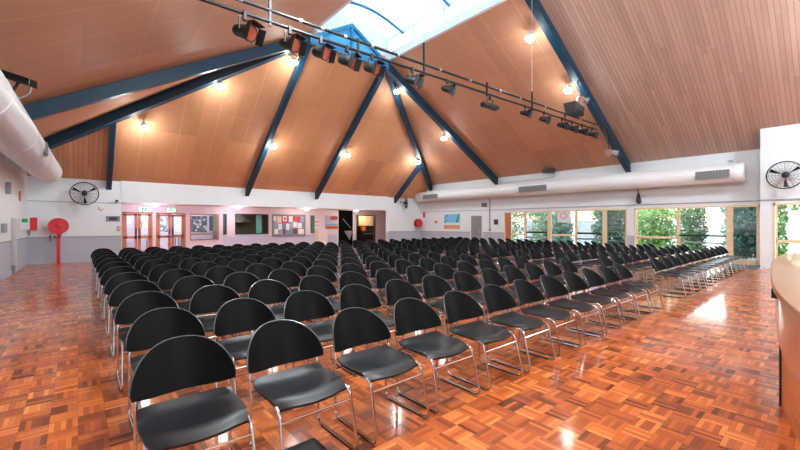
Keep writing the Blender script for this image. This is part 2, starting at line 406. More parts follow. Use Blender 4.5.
# lantern (roof light)
LW = 9.28
lt = struct('window_1', MB().box(LXA-.12, LXA+.02, LY0, LY1, LZ-.05, LZ+.28).box(LXB-.02, LXB+.12, LY0, LY1, LZ-.05, LZ+.28)
       .box(LXA-.12, LXA, LY0, LY1, LW-.1, LW+.05).box(LXB, LXB+.12, LY0, LY1, LW-.1, LW+.05), m_white, 'white framed roof lantern over the middle of the hall', 'skylight')
fr = MB()
for x in (LXA-.06, LXB+.06):
    for k in range(5):
        y = LY0+.06+(LY1-LY0-.12)*k/4; fr.box(x-.05, x+.05, y-.045, y+.045, LZ+.28, LW-.1)
    fr.box(x-.03, x+.03, LY0, LY1, LZ+.50, LZ+.53)
fr.build('mullions', m_white, lt)
MB().box(LXA-.07, LXA-.06, LY0, LY1, LZ+.28, LW-.1).box(LXB+.06, LXB+.07, LY0, LY1, LZ+.28, LW-.1).build('pane', m_glass, lt)
vault = MB(); NV = 10
nv = NV+1
for zo in (0, .1):
    for yy in (LY0-.2, LY1+.2):
        for i in range(nv):
            t_ = i/NV; vault.v.append((LXA-.2+(LXB-LXA+.4)*t_, yy, LW+.05+.32*math.sin(PI*t_)+zo))
for i in range(NV):
    vault.f += [(i, nv+i, nv+i+1, i+1), (2*nv+i, 2*nv+i+1, 3*nv+i+1, 3*nv+i), (i, i+1, 2*nv+i+1, 2*nv+i), (nv+i, 3*nv+i, 3*nv+i+1, nv+i+1)]
vault.f += [(0, 2*nv, 3*nv, nv), (NV, nv+NV, 3*nv+NV, 2*nv+NV)]
mt = bpy.data.materials.new('translucent_sheet'); mt.use_nodes = True; q_ = NT(mt); q_.n.clear()
tl = q_.new('ShaderNodeBsdfTranslucent'); tl.inputs[0].default_value = (.78, .9, .95, 1); df = q_.new('ShaderNodeBsdfDiffuse'); df.inputs[0].default_value = (.8, .88, .92, 1)
ms = q_.new('ShaderNodeMixShader'); ms.inputs[0].default_value = .5; q_.link(tl.outputs[0], ms.inputs[1]); q_.link(df.outputs[0], ms.inputs[2])
oo = q_.new('ShaderNodeOutputMaterial'); q_.link(ms.outputs[0], oo.inputs[0])
vault.build('vaulted_soffit', mt, lt, smooth=True)
MB().box(LXA-.1, LXB+.1, LY0-.15, LY0, LZ-.05, LW+.4).build('end_wall', m_white, lt)
MB().box(LXA-.1, LXB+.1, LY1+.02, LY1+.12, LZ-.05, LW+.4).build('end_wall', m_white, lt)

# ---------------------------------------------------------------- blue rafters
def rafter(x0, y0, x1, y1, label, h=.36, wd=.16, off=.0):
    p0 = Vector((x0, y0, LZ-off)); z1 = roofz(x1, y1) if True else 0
    o = MB().beam((x0, y0, min(roofz(x0, y0), LZ)-.005), (x1, y1, z1-.005), wd, h)
    r = o.build('roof_rafter', m_blue); tag(r, label, 'rafter', 'blue steel roof rafters')
    d = Vector((x1, y1, z1))-Vector((x0, y0, LZ)); ln = d.length
    a, c = Vector((x0, y0, min(roofz(x0, y0), LZ)-.005)), Vector((x1, y1, z1-.005))
    fl = MB()
    fl.beam(a+Vector((0, 0, -h)), c+Vector((0, 0, -h)), wd+.06, .02)
    fl.build('bottom_flange', m_blue, r)
    return r
rafter(LXB, LY1, XR-.02, YH, 'blue hip rafter running down to the far right corner')
rafter(LXA, LY1, XL+.02, YH, 'dark blue hip rafter running down to the far left corner')
rafter(LXA, LY1, xl(LY1)+.01, LY1, 'thick dark blue rafter crossing the left ceiling slope to the duct')
rafter(LXB, LY1, XR-.01, LY1, 'blue rafter on the right slope landing above the white duct grille')
rafter(LXB, LY0, XR-.01, LY0, 'long blue rafter at the edge of the grooved ceiling')
rafter(LXA, LY0, xl(LY0)+.01, LY0, 'blue rafter on the left slope nearest the viewpoint')
rafter(LXA, LY1, LXA-.2, YF-.01, 'blue rafter left of centre ending above the notice board', wd=.14)
rafter(LXB, LY1, LXB-.0, YF-.01, 'blue rafter right of centre ending above the black doorway', wd=.14)
rafter(JX, JYh, JX, YF-.01, 'short blue rafter ending beside the left wall fan', wd=.11, h=.34)
rafter(XL+XR-JX, JYh, XL+XR-JX, YF-.01, 'short blue rafter ending near the far right corner fan', wd=.13, h=.34)
# ring beams round the lantern and the blue gable truss
rb = MB().box(LXA-.06, LXB+.06, LY1-.14, LY1-.03, LZ-.38, LZ-.03); m_blue_daylit = mat('blue_steel_daylit', (30, 122, 168), .4); r_ = rb.build('gable_truss', m_blue_daylit)  # lighter copy of the rafter blue, daylight put into the colour
tag(r_, 'daylight-tinted blue triangular truss at the far end of the skylight', 'truss')
AP = (RID, LY1-.04, 9.32)
gp = MB(); gp.v = [(LXA, LY1-.03, LZ-.2), (LXB, LY1-.03, LZ-.2), AP, (LXA, LY1+.0, LZ-.2), (LXB, LY1+.0, LZ-.2), (AP[0], LY1, AP[2])]
gp.f = [(0, 1, 2), (5, 4, 3), (0, 3, 4, 1), (1, 4, 5, 2), (2, 5, 3, 0)]
gp.build('infill_panel', m_blue_skylit, r_)
MB().beam((LXA, LY1-.08, LZ-.1), (RID, LY1-.08, 9.34), .1, .14).beam((LXB, LY1-.08, LZ-.1), (RID, LY1-.08, 9.34), .1, .14).build('rafter_chord', m_blue_daylit, r_)
MB().box(RID-.05, RID+.05, LY1-.12, LY1-.04, LZ-.2, 9.25).build('king_post', m_blue_daylit, r_)
for k, y in enumerate((LY1-1.1, LY1-3.6, LY0+.5)):
    pts = [(LXA-.03+(LXB-LXA+.06)*i/14, y, LW-.12+.36*math.sin(PI*i/14)) for i in range(15)]
    a = MB().tube(pts, .05, 6).build('skylight_arch', m_blue_daylit, smooth=True)
    tag(a, ['curved blue arch rib just before the blue truss', 'curved blue arch rib in the middle of the skylight', 'curved blue arch rib at the near end of the skylight'][k], 'arch', 'curved ribs across the skylight')
# recessed downlight in lantern soffit
tag(MB().lathe([(0, .09), (.05, .09)], (RID-.25, 9.6, 9.52), (0, 0, 1)).build('ceiling_downlight', m_black), 'small round black downlight in the skylight soffit', 'downlight')

# ---------------------------------------------------------------- ducts
def duct(x, y0, y1, z, r, label, grilles, k=0):
    t = thing('air_duct', label, 'duct', (x, (y0+y1)/2, z-r))
    ax = Vector((k, 1, 0)).normalized(); L = (y1-y0)/ax.y; p0 = Vector((x-k*(y1-y0), y0, z))
    MB().lathe([(0, r*.9), (.04, r), (L-.04, r), (L, r*.9)], p0, ax, 32).build('duct_tube', m_duct, t, smooth=True)
    right = x > 8
    for i in range(int((y1-y0)/3.0)+1):
        y = y0+.25+i*3.0; xx = x+k*(y-y1)
        MB().box(xx+(r*.9 if right else -r*.9), XR if right else xl(y), y-.02, y+.02, z-.02, z+.02).build('wall_bracket', m_duct, t)
        MB()._lathe([(-.025, r), (-.025, r+.006), (.025, r+.006), (.025, r)], Vector((xx, y, z)), ax, 32).build('joint_band', m_duct, t, smooth=True)
    s = -1 if right else 1
    for (gy_, gw) in grilles:
        cx_ = x+k*(gy_-y1)+s*(r-.012)
        MB().box(cx_, cx_+s*.03, gy_-gw/2, gy_+gw/2, z-.18, z+.10).build('grille_frame', m_mgrey, t)
        q = MB(); nn = int(gw/.09)
        for i in range(nn):
            yy = gy_-gw/2+.04+i*(gw-.06)/nn; q.box(cx_+s*.03, cx_+s*.036, yy, yy+.055, z-.16, z+.08)
        q.build('grille_slots', mat('slot_grey', (112, 118, 118), .5), t)
    return t
def gy(px): return onX(px, 200, 17.07).y
duct(17.42, 2.2, 18.55, 3.24, .33, 'long white round air duct along the right wall', [(gy(712), .95), (gy(532), 1.5), (gy(430), 1.3)])
def gl(px): return onX(px, 150, -.45).y
duct(-.80, YB+.3, 17.75, 3.25, .39, 'large white round air duct along the left wall', [(12.2, .5)], k=KL)

# ---------------------------------------------------------------- glazed doors in the right wall
def window(n, y0, y1, label, panes, mframe, X=XR, top=WT, thick=.08):
    t = thing('window_%d' % n, label, 'window', (X, (y0+y1)/2, 0), kind='structure')
    f = MB(); t0 = X+.0; t1 = X+thick
    f.box(t0-.02, t1, y0, y0+.045, 0, top).box(t0-.02, t1, y1-.05, y1, 0, top).box(t0-.02, t1, y0, y1, top-.07, top).box(t0-.02, t1, y0, y1, 0, .05)
    f.build('window_frame', mframe, t)
    for (a, b, kind) in panes:
        if kind == 'post':
            MB().box(t0-.02, t1, a, b, .05, top-.07).build('post', mframe, t); continue
        if kind == 'panel':
            MB().box(t0, t1-.02, a, b, .05, top-.07).build('timber_panel', m_rwood, t); continue
        gm = m_tint if kind in ('screen', 'louvre', 'push') else m_glass
        MB().box(t0+.04, t0+.046, a, b, .05, top-.07).build('pane', gm, t)
        sf = MB().box(t0, t0+.05, a, a+.03, .05, top-.07).box(t0, t0+.05, b-.03, b, .05, top-.07)
        if kind == 'rail': sf.box(t0, t0+.05, a, b, .86, .95)
        sf.box(t0, t0+.05, a, b, .05, .2)
        sf.build('sash', mframe if kind != 'louvre' else m_mgrey, t)
        if kind == 'push':
            MB().box(t0-.06, t0-.02, a+.04, b-.04, .98, 1.06).build('push_bar', m_black, t)
            MB().box(t0, t0+.04, a, b, .72, .80).build('mid_rail', m_mgrey, t)
        if kind == 'louvre':
            q = MB()
            for k in range(9): q.box(t0+.02, t0+.07, a+.04, b-.04, .3+k*.2, .318+k*.2)
            q.build('louvre_blades', m_mgrey, t)
    return t
P = [xw(p) for p in (504.5, 511, 524.3, 526, 548, 550.5, 575.4, 576.6, 603, 607, 626)]
window(2, xw(627), xw(504.5), 'far group of timber framed glazed doors beside the grey door', [
    (P[1], P[0]-.07, 'panel'), (P[2], P[1], 'rail'), (P[3], P[2], 'post'), (P[4], P[3], 'push'), (P[5], P[4], 'post'),
    (P[6], P[5], 'rail'), (P[7], P[6], 'post'), (P[8], P[7], 'push'), (P[9], P[8], 'post'), (P[10]+.02, P[9], 'louvre')], m_lwood)
Q = [xw(p) for p in (635.5, 677.4, 679, 727, 732, 760)]
window(3, xw(760), xw(634.5), 'near group of timber framed glazed doors looking onto shrubs', [
    (Q[1], Q[0]-.05, 'rail'), (Q[2], Q[1], 'post'), (Q[3], Q[2], 'rail2'), (Q[4], Q[3], 'post'), (Q[5]+.06, Q[4], 'screen')], m_lwood)
o3 = thing('push_bar', 'black push bar across the near glazed door', 'door bar', (XR-.06, (Q[2]+Q[3])/2, 1.0))
MB().box(XR-.08, XR-.04, Q[3]+.02, Q[2]-.02, .98, 1.04).build('bar', m_black, o3)
MB().box(XR-.05, XR-.005, Q[3]+.03, Q[3]+.06, .99, 1.03).box(XR-.05, XR-.005, Q[2]-.06, Q[2]-.03, .99, 1.03).build('bracket', m_black, o3)
MB().box(XR-.07, XR-.01, Q[3]+.02, Q[2]-.02, .72, .77).build('lower_rail', m_mgrey, o3)
window(4, -2.2, NW, 'large timber framed window behind the curved counter', [(-.7, NW-.07, 'rail'), (-.78, -.7, 'post'), (-2.13, -.78, 'rail')], m_lwood, X=XN, top=2.12)
# grey door in right wall
t = thing('door_1', 'plain grey door in the right wall beside the beach poster', 'door', (XR, (DR[0]+DR[1])/2, 0), kind='structure')
MB().box(XR-.01, XR+.1, DR[0], DR[1], 0, 1.93).build('door_leaf', m_mgrey, t)
MB().box(XR-.03, XR-.01, DR[0]-.06, DR[0], 0, 1.99).box(XR-.03, XR-.01, DR[1], DR[1]+.06, 0, 1.99).box(XR-.03, XR-.01, DR[0], DR[1], 1.93, 1.99).build('door_frame', m_white, t)
MB().lathe([(0, .03), (.05, .02), (.06, .035), (.09, .03)], (XR-.01, DR[0]+.12, 1.0), (-1, 0, 0), 12).build('door_handle', m_silver, t)

# ---------------------------------------------------------------- foyer beyond the opening
struct('ceiling', MB().box(FX0-.1, FXW+.1, YF+TK, YP+4.2, FZ+.02, FZ+.14), m_pink, 'flat low foyer ceiling behind the bulkhead', 'ceiling')  # pink bounced up from the parquet is put into this soffit colour
struct('wall_foyer_side', MB().box(FX0-.2, FX0, YF+TK, YP+3.4, 0, FZ+.1).box(FXW, FXW+.2, YF+TK, YP+3.4, 0, FZ+.1), m_pink, 'pale pink side walls of the foyer', 'wall')
def xp(px, Y=YP): return onY(px, 224, Y).x
def zp(px, py, Y=YP): return onY(px, py, Y).z
# openings of the back wall: (x0px, x1px, topPx, botPx or None)
op = [(122, 152.5, 212, None), (156, 185.5, 213, None), (190, 219, 214, 240), (223, 226.7, 214, 234.5), (235, 268.5, 214, 234.2), (338.3, 352.8, 209.5, None), (356.6, 375, 215.3, None)]
mp_, ml_, mc_ = MB(), MB(), MB()
px0 = FX0
for (a, b, tp, bt) in op:
    xa, xb = xp(a), xp(b); zt = zp((a+b)/2, tp)
    tgt = mp_ if a < 233 else mp_
    if xa > px0:
        if a < 230: mp_.box(px0, xa, YP, YP+.15, 0, FZ+.05)
        else: mp_.box(px0, xa, YP, YP+.15, .8, FZ+.05); ml_.box(px0, xa, YP, YP+.15, 0, .8)
    mp_.box(xa, xb, YP, YP+.15, zt, FZ+.05)
    if bt:
        (ml_ if a > 195 else mp_).box(xa, xb, YP, YP+.15, 0, zp((a+b)/2, bt))
    px0 = xb
mp_.box(px0, FXW, YP, YP+.15, 0, FZ+.05)
wb = struct('wall_foyer_back', mp_, m_pink, 'pale pink rear wall of the foyer holding doors and notice board', 'wall')
ml_.build('dado', m_lilac, wb)
struct('wall_foyer_beyond', MB().box(FX0-.2, xp(229), YP+3.2, YP+3.4, 0, FZ+.1), m_lilac, 'lilac wall seen through the glazed foyer doors', 'wall')
struct('wall_foyer_beyond', MB().box(xp(229), xp(235)-.02, YP+.15, YP+3.2, 0, FZ+.1).box(xp(229), FXW+.2, YP+2.0, YP+2.2, 0, FZ+.1)
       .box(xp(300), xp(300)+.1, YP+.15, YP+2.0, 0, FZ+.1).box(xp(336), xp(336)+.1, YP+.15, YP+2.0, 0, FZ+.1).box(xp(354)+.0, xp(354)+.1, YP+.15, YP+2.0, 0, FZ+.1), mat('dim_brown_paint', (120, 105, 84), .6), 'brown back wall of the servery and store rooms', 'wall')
# double doors
def fdoors(n, a, b, tp, label):
    xa, xb, zt = xp(a), xp(b), zp((a+b)/2, tp); xm = (xa+xb)/2
    t = thing('door_%d' % n, label, 'door', (xm, YP, 0), kind='structure')
    y = YP-.03
    MB().box(xa, xa+.06, y, y+.16, 0, zt).box(xb-.06, xb, y, y+.16, 0, zt).box(xa, xb, y, y+.16, zt-.06, zt).build('door_frame', m_rwood, t)
    for x0, x1, sx in ((xa+.06, xm-.01, 1), (xm+.01, xb-.06, -1)):
        lf = MB().box(x0, x0+.11, y+.03, y+.08, .02, zt-.07).box(x1-.11, x1, y+.03, y+.08, .02, zt-.07).box(x0, x1, y+.03, y+.08, zt-.17, zt-.07).box(x0, x1, y+.03, y+.08, .78, .90).box(x0, x1, y+.03, y+.08, .02, .22).build('door_leaf', m_rwood, t)
        MB().box(x0+.11, x1-.11, y+.05, y+.056, .22, zt-.17).build('pane', m_glass, lf)
        hx = x1-.05 if sx > 0 else x0+.05
        MB().box(hx-.02, hx+.02, y-.02, y+.03, .95, 1.25).build('door_handle', m_dgrey, lf)
    return t
fdoors(2, 122, 152.5, 212, 'left pair of red timber glazed doors at the back of the foyer')
fdoors(3, 156, 185.5, 213, 'right pair of red timber glazed doors at the back of the foyer')
def frame_win(n, a, b, tp, bt, label, mfr, pm=None, mull=0):
    xa, xb, zt, zb = xp(a), xp(b), zp((a+b)/2, tp), zp((a+b)/2, bt)
    t = thing('window_%d' % n, label, 'window', ((xa+xb)/2, YP, zb), kind='structure')
    f = MB().box(xa, xa+.05, YP-.02, YP+.1, zb, zt).box(xb-.05, xb, YP-.02, YP+.1, zb, zt).box(xa, xb, YP-.02, YP+.1, zt-.05, zt).box(xa, xb, YP-.04, YP+.1, zb, zb+.05)
    if mull: f.box(xa, xb, YP-.0, YP+.1, zb+mull, zb+mull+.06)
    f.build('window_frame', mfr, t)
    if pm: MB().box(xa+.05, xb-.05, YP+.05, YP+.056, zb+.05, zt-.05).build('pane', pm, t)
    return t
frame_win(5, 190, 219, 214, 240, 'wide foyer window with red timber frame right of the doors', m_rwood, m_glass, mull=.27)
frame_win(6, 223, 226.7, 214, 234.5, 'narrow slot window beside the wide foyer window', m_dgrey, m_tint)
frame_win(7, 235, 268.5, 214, 234.2, 'dark servery window in the foyer wall', m_dgrey)
# exit signs
for k, (a, b, c) in enumerate(((138.5, 149, 209.5), (167, 175.5, 210.2))):
    xa, xb, zc = xp(a), xp(b), zp((a+b)/2, c)
    t = thing('exit_sign', ['green lit exit sign above the left pair of foyer doors', 'green lit exit sign above the right pair of foyer doors'][k], 'exit sign', ((xa+xb)/2, YP-.05, zc-.09), group='running figure exit signs over the foyer doors')
    MB().box(xa, xb, YP-.09, YP, zc-.09, zc+.09).build('housing', m_white, t)
    MB().box(xa+.02, xb-.02, YP-.1, YP-.09, zc-.08, zc+.08).build('face', m_greenlit, t)
    q = MB(); w_ = xb-xa
    q.box(xa+.02, xa+w_*.22, YP-.104, YP-.1, zc-.08, zc+.08)
    hx = xa+w_*.5                     # running figure
    q.lathe([(0, .018), (.004, .018)], (hx+.02, YP-.1, zc+.05), (0, -1, 0), 10)
    q.beam((hx+.01, YP-.102, zc+.035), (hx-.02, YP-.102, zc-.02), .004, .022).beam((hx-.02, YP-.102, zc-.01), (hx+.03, YP-.102, zc-.06), .004, .02).beam((hx-.02, YP-.102, zc-.01), (hx-.07, YP-.102, zc-.05), .004, .02)
    q.box(xa+w_*.72, xa+w_*.92, YP-.104, YP-.1, zc-.06, zc+.06)
    q.build('pictogram', m_screen, t)
# things seen through the glazed doors
def simple(name, mb, m, label, cat, group=None, **k): return tag(mb.build(name, m, **k), label, cat, group)
YB2 = YP+3.2
def card(name, a, b, tp, bt, Y, m, label, cat, dep=.03, frame=None):
    p0, p1 = onY(a, tp, Y), onY(b, bt, Y)
    t = thing(name, label, cat, ((p0.x+p1.x)/2, Y, p1.z))
    MB().box(p0.x, p1.x, Y-dep, Y, p1.z, p0.z).build('sheet', m, t)
    if frame:
        e = .03
        MB().box(p0.x-e, p0.x, Y-dep-.01, Y, p1.z-e, p0.z+e).box(p1.x, p1.x+e, Y-dep-.01, Y, p1.z-e, p0.z+e).box(p0.x, p1.x, Y-dep-.01, Y, p0.z, p0.z+e).box(p0.x, p1.x, Y-dep-.01, Y, p1.z-e, p1.z).build('frame', frame, t)
    return t
card('wall_picture', 138.5, 141.5, 222, 227, YB2, mat('picture_cream', (225, 205, 195), .5), 'small dark framed picture seen through the left foyer doors', 'picture', frame=mat('dark_red_frame', (110, 40, 36), .5))
card('notice', 124, 131, 218, 224, YB2, m_white, 'white paper notice seen through the far left door pane', 'notice')
def table(a, b, tp, Y, mtop, label):
    p0, p1 = onY(a, tp, Y), onY(b, tp, Y)
    t = thing('foyer_table', label, 'table', ((p0.x+p1.x)/2, Y, 0), group='tables behind the foyer doors')
    z = p0.z
    MB().box(p0.x, p1.x, Y-.35, Y+.35, z-.04, z).build('tabletop', mtop, t)
    for x in (p0.x+.05, p1.x-.05):
        for y in (Y-.3, Y+.3): MB().box(x-.02, x+.02, y-.02, y+.02, 0, z-.04).build('leg', m_dgrey, t)
table(138, 149, 235.5, YP+1.6, m_green, 'green topped table behind the left pair of foyer doors')
table(173, 181, 234.5, YP+1.9, m_green, 'green topped table behind the right pair of foyer doors')
# poster boards on the wall beyond the wide window
card('collage_board', 191, 207, 216, 232, YB2, checks('collage_blue', [(40, 60, 110), (60, 90, 60), (190, 200, 220), (30, 40, 80), (110, 130, 150)], 9), 'blue and green collage board seen through the wide foyer window', 'board', frame=m_white)
card('collage_board', 158, 168, 216, 232, YB2, checks('collage_grey', [(120, 130, 170), (90, 110, 90), (210, 214, 230), (150, 150, 190)], 8), 'pale collage board seen through the right pair of doors', 'board', frame=m_white)
card('dark_screen', 209, 214, 216, 231, YB2, mat('deep_blue', (50, 60, 120), .5), 'narrow deep blue panel seen through the wide foyer window', 'panel', frame=m_white)
# servery
cu = MB(); xa, xb = xp(257.3), xp(263)
NS = 12
for k in range(NS):
    u0 = xa+(xb-xa)*k/NS; cu.box(u0, u0+(xb-xa)/NS*.8, YP+.16+(k % 2)*.02, YP+.19+(k % 2)*.02, zp(260, 234), zp(260, 214.5))
simple('teal_curtain', cu, mat('teal_fabric', (120, 200, 190), .7), 'teal pleated curtain hanging in the servery window', 'curtain')
t = thing('range_hood', 'dark sloping cooker hood inside the servery window', 'hood', (xp(246), YP+1.5, 1.5))
p = [xp(238), xp(256)]
MB().hexa([(p[0], YP+.9, 1.55), (p[1], YP+.9, 1.55), (p[1], YP+1.9, 1.55), (p[0], YP+1.9, 1.55), (p[0]+.3, YP+1.4, 1.95), (p[1]-.3, YP+1.4, 1.95), (p[1]-.3, YP+1.9, 1.95), (p[0]+.3, YP+1.9, 1.95)]).build('canopy', m_dgrey, t)
MB().box((p[0]+p[1])/2-.2, (p[0]+p[1])/2+.2, YP+1.5, YP+1.9, 1.95, FZ+.02).build('flue', m_mgrey, t)
t = thing('servery_bench', 'steel bench with timber edge inside the servery', 'bench', (xp(246), YP+.5, 0))
MB().box(xp(236), xp(257), YP+.2, YP+.8, .86, .92).build('bench_top', m_silver, t)
MB().box(xp(236), xp(257), YP+.24, YP+.76, 0, .86).build('cabinet', m_lwood, t)
# notice board
p0, p1 = onY(272.5, 214.8, YP), onY(304.5, 235.3, YP)
t = thing('notice_board', 'wide notice board crowded with colourful papers on the foyer wall', 'notice board', ((p0.x+p1.x)/2, YP, p1.z))
MB().box(p0.x, p1.x, YP-.05, YP, p1.z, p0.z).build('board', mat('board_blue', (120, 140, 158), .7), t)
e = .035
MB().box(p0.x-e, p0.x, YP-.07, YP, p1.z-e, p0.z+e).box(p1.x, p1.x+e, YP-.07, YP, p1.z-e, p0.z+e).box(p0.x, p1.x, YP-.07, YP, p0.z, p0.z+e).box(p0.x, p1.x, YP-.07, YP, p1.z-e, p1.z).build('board_frame', m_mgrey, t)
pc = [((235, 232, 226), 'white paper'), ((222, 214, 200), 'cream paper'), ((190, 60, 60), 'red paper'), ((150, 170, 190), 'blue grey paper'), ((232, 235, 240), 'white paper'), ((120, 60, 80), 'maroon paper')]
pm_ = [mat('paper', c, .7) for c, _ in pc]
W_ = p1.x-p0.x; H_ = p0.z-p1.z
lay = [(.02,.70,.10,.95,0),(.12,.62,.26,.93,1),(.03,.40,.14,.66,3),(.16,.30,.27,.58,4),(.38,.62,.47,.9,5),(.49,.66,.6,.94,0),(.62,.72,.7,.95,2),(.72,.66,.84,.93,2),(.86,.68,.97,.95,3),(.4,.28,.5,.58,4),(.52,.36,.6,.6,3),(.62,.4,.74,.66,0),(.76,.36,.9,.62,4),(.04,.08,.16,.34,0),(.18,.05,.3,.26,3),(.62,.08,.76,.34,5),(.78,.06,.96,.32,0),(.3,.08,.38,.3,5)]
for (a, b, c, d, k) in lay:
    MB().box(p0.x+W_*a, p0.x+W_*c, YP-.056, YP-.05, p1.z+H_*b, p1.z+H_*d).build('pinned_paper', pm_[k], t, label='pinned '+pc[k][1])
q0, q1 = onY(281.3, 214.8, YP), onY(287.5, 222.8, YP)
rp_ = MB().box(q0.x, q1.x, YP-.062, YP-.056, q1.z, q0.z).build('red_poster', mat('poster_red', (225, 60, 40), .5), t)
MB().box(q0.x+.08, q1.x-.08, YP-.066, YP-.062, q1.z+.1, q0.z-.08).build('white_square', m_white, rp_)
MB().box(q0.x+.14, q1.x-.14, YP-.07, YP-.066, q1.z+.17, q0.z-.15).build('dark_square', mat('poster_navy', (40, 60, 120), .5), rp_)
# framed things right of the board
card('hanging_banner', 311, 313.8, 216, 232.5, YP-.01, mat('bottle_green', (70, 120, 96), .6), 'narrow dark green banner right of the notice board', 'banner', frame=m_dgrey)
t = card('small_notice', 314.6, 318.6, 220, 226, YP-.01, m_cream, 'small cream notice with dark bars beside the green banner', 'notice')
a0 = onY(314.8, 221.5, YP); a1 = onY(318.2, 222.3, YP); b0 = onY(314.8, 225, YP); b1 = onY(318.2, 225.5, YP)
MB().box(a0.x, a1.x, YP-.046, YP-.04, a1.z, a0.z).box(b0.x, b1.x, YP-.046, YP-.04, b1.z, b0.z).build('bars', mat('dark_maroon', (110, 30, 30), .5), t)
p0, p1 = onY(325.3, 215.5, YP), onY(337.6, 228.8, YP)
t = thing('display_panel', 'pale poster with a red leaf shape left of the black doorway', 'poster', ((p0.x+p1.x)/2, YP, p1.z))
MB().box(p0.x, p1.x, YP-.04, YP, p1.z, p0.z).build('sheet', mat('poster_pale', (176, 190, 206), .5), t)
W_ = p1.x-p0.x; H_ = p0.z-p1.z
ov = MB(); n = 18
ov.v = [(p0.x+W_*(.66+.34*math.cos(2*PI*k/n)), YP-.046-(.0 if 0 else 0), p1.z+H_*(.82+.17*math.sin(2*PI*k/n))) for k in range(n)]+[(p0.x+W_*(.66+.34*math.cos(2*PI*k/n)), YP-.04, p1.z+H_*(.82+.17*math.sin(2*PI*k/n))) for k in range(n)]
ov.f = [tuple(range(n)), tuple(reversed(range(n, 2*n)))]+[(k, n+k, n+(k+1) % n, (k+1) % n) for k in range(n)]
ov.build('red_motif', mat('motif_red', (170, 30, 40), .5), t)
MB().box(p0.x, p1.x, YP-.046, YP-.04, p1.z+.02, p1.z+H_*.2).build('orange_band', mat('band_orange', (200, 90, 50), .5), t)
MB().box(p0.x, p1.x, YP-.046, YP-.04, p1.z+H_*.28, p1.z+H_*.34).build('teal_band', mat('band_teal', (60, 150, 170), .5), t)
cx0, cx1 = xp(314.5), xp(324.5)
t = thing('low_cupboard', 'low cream cupboard against the foyer wall below the small notice', 'cupboard', ((cx0+cx1)/2, YP-.2, 0))
MB().box(cx0, cx1, YP-.4, YP-.01, .02, 1.12).build('body', m_cream, t)
for k in range(2):
    a = cx0+(cx1-cx0)*k/2
    d = MB().box(a+.01, a+(cx1-cx0)/2-.01, YP-.42, YP-.4, .06, 1.08).build('door', m_cream, t)
    MB().box(a+.05, a+.07, YP-.44, YP-.42, .5, .65).build('handle', m_silver, d)
# black doorway: dark void with a tilted grey chair stack leaning inside
xa, xb = xp(338.3), xp(352.8)
t = thing('door_4', 'store doorway with painted darkness at the back of the foyer', 'door', ((xa+xb)/2, YP, 0), kind='structure')
zt = zp(345, 209.5)
MB().box(xa-.04, xa, YP-.02, YP+.12, 0, zt).box(xb, xb+.04, YP-.02, YP+.12, 0, zt).build('door_frame', m_white, t)
MB().box(xa, xb, YP+.06, YP+.10, 0, zt).build('door_leaf', mat('doorway_dark', (5, 5, 6), .9, spec=.1), t)  # no leaf here: black sheet paints the dark of the opening
b0, b1 = onY(343, 219, YP), onY(350.5, 228, YP)
MB().tube([(b0.x, YP-.01, b0.z), (b1.x, YP-.03, b1.z)], .025, 8).build('diagonal_bar', m_mgrey, t)
tri = MB(); a, b, c = onY(344.5, 231, YP), onY(353, 230.5, YP), onY(350, 240, YP)
tri.v = [(q.x, YP+.02, q.z) for q in (a, b, c)]+[(q.x, YP+.05, q.z) for q in (a, b, c)]; tri.f = [(0, 1, 2), (5, 4, 3), (0, 3, 4, 1), (1, 4, 5, 2), (2, 5, 3, 0)]
tri.build('grey_panel', m_mgrey, t)
# kitchen doorway
xa, xb = xp(356.6), xp(375); zt = zp(366, 215.3)
t = thing('door_5', 'open kitchen doorway right of the black doorway', 'door', ((xa+xb)/2, YP, 0), kind='structure')
MB().box(xa-.03, xa+.03, YP-.02, YP+.17, 0, zt).box(xb-.03, xb+.03, YP-.02, YP+.17, 0, zt).box(xa, xb, YP-.02, YP+.17, zt-.05, zt).build('door_frame', m_dgrey, t)
YK = YP+1.85
t = thing('kitchen_cupboard', 'blond wall cupboards inside the kitchen doorway', 'cupboard', ((xp(366, YK)), YK, 1.3))
x0, x1 = xp(356.2, YK), xp(375, YK)
MB().box(x0, x1, YK-.3, YK+.1, 1.32, FZ-.02).build('carcass', m_lwood, t)
for k in range(3):
    a = x0+(x1-x0)*k/3; d = MB().box(a+.01, a+(x1-x0)/3-.01, YK-.33, YK-.3, 1.34, 2.1).build('door', m_lwood, t)
    MB().box(a+.05, a+.07, YK-.35, YK-.33, 1.38, 1.5).build('handle', m_silver, d)
t = thing('black_stove', 'black stove and bench inside the kitchen doorway', 'stove', (xp(366, YK), YK-.2, 0))
MB().box(x0, x1, YK-.7, YK+.05, 0, .95).build('body', m_black, t)
MB().box(x0+.1, x1-.1, YK-.73, YK-.7, .2, .7).build('oven_door', m_blackg, t)
MB().box(x0, x1, YK-.0, YK+.06, .95, 1.3).build('splashback', m_dgrey, t)
MB().tube([(x0+.15, YK-.76, .76), (x1-.15, YK-.76, .76)], .012).build('handle', m_silver, t)
oc = onY(363.5, 236, YK-.4)
simple('orange_cup', MB().lathe([(0, .16), (.2, .2), (.3, .19)], (oc.x, YK-.35, .951), (0, 0, 1), 16), mat('orange_plastic', (245, 140, 30), .5, emit=0), 'bright orange container standing on the black kitchen bench', 'container')
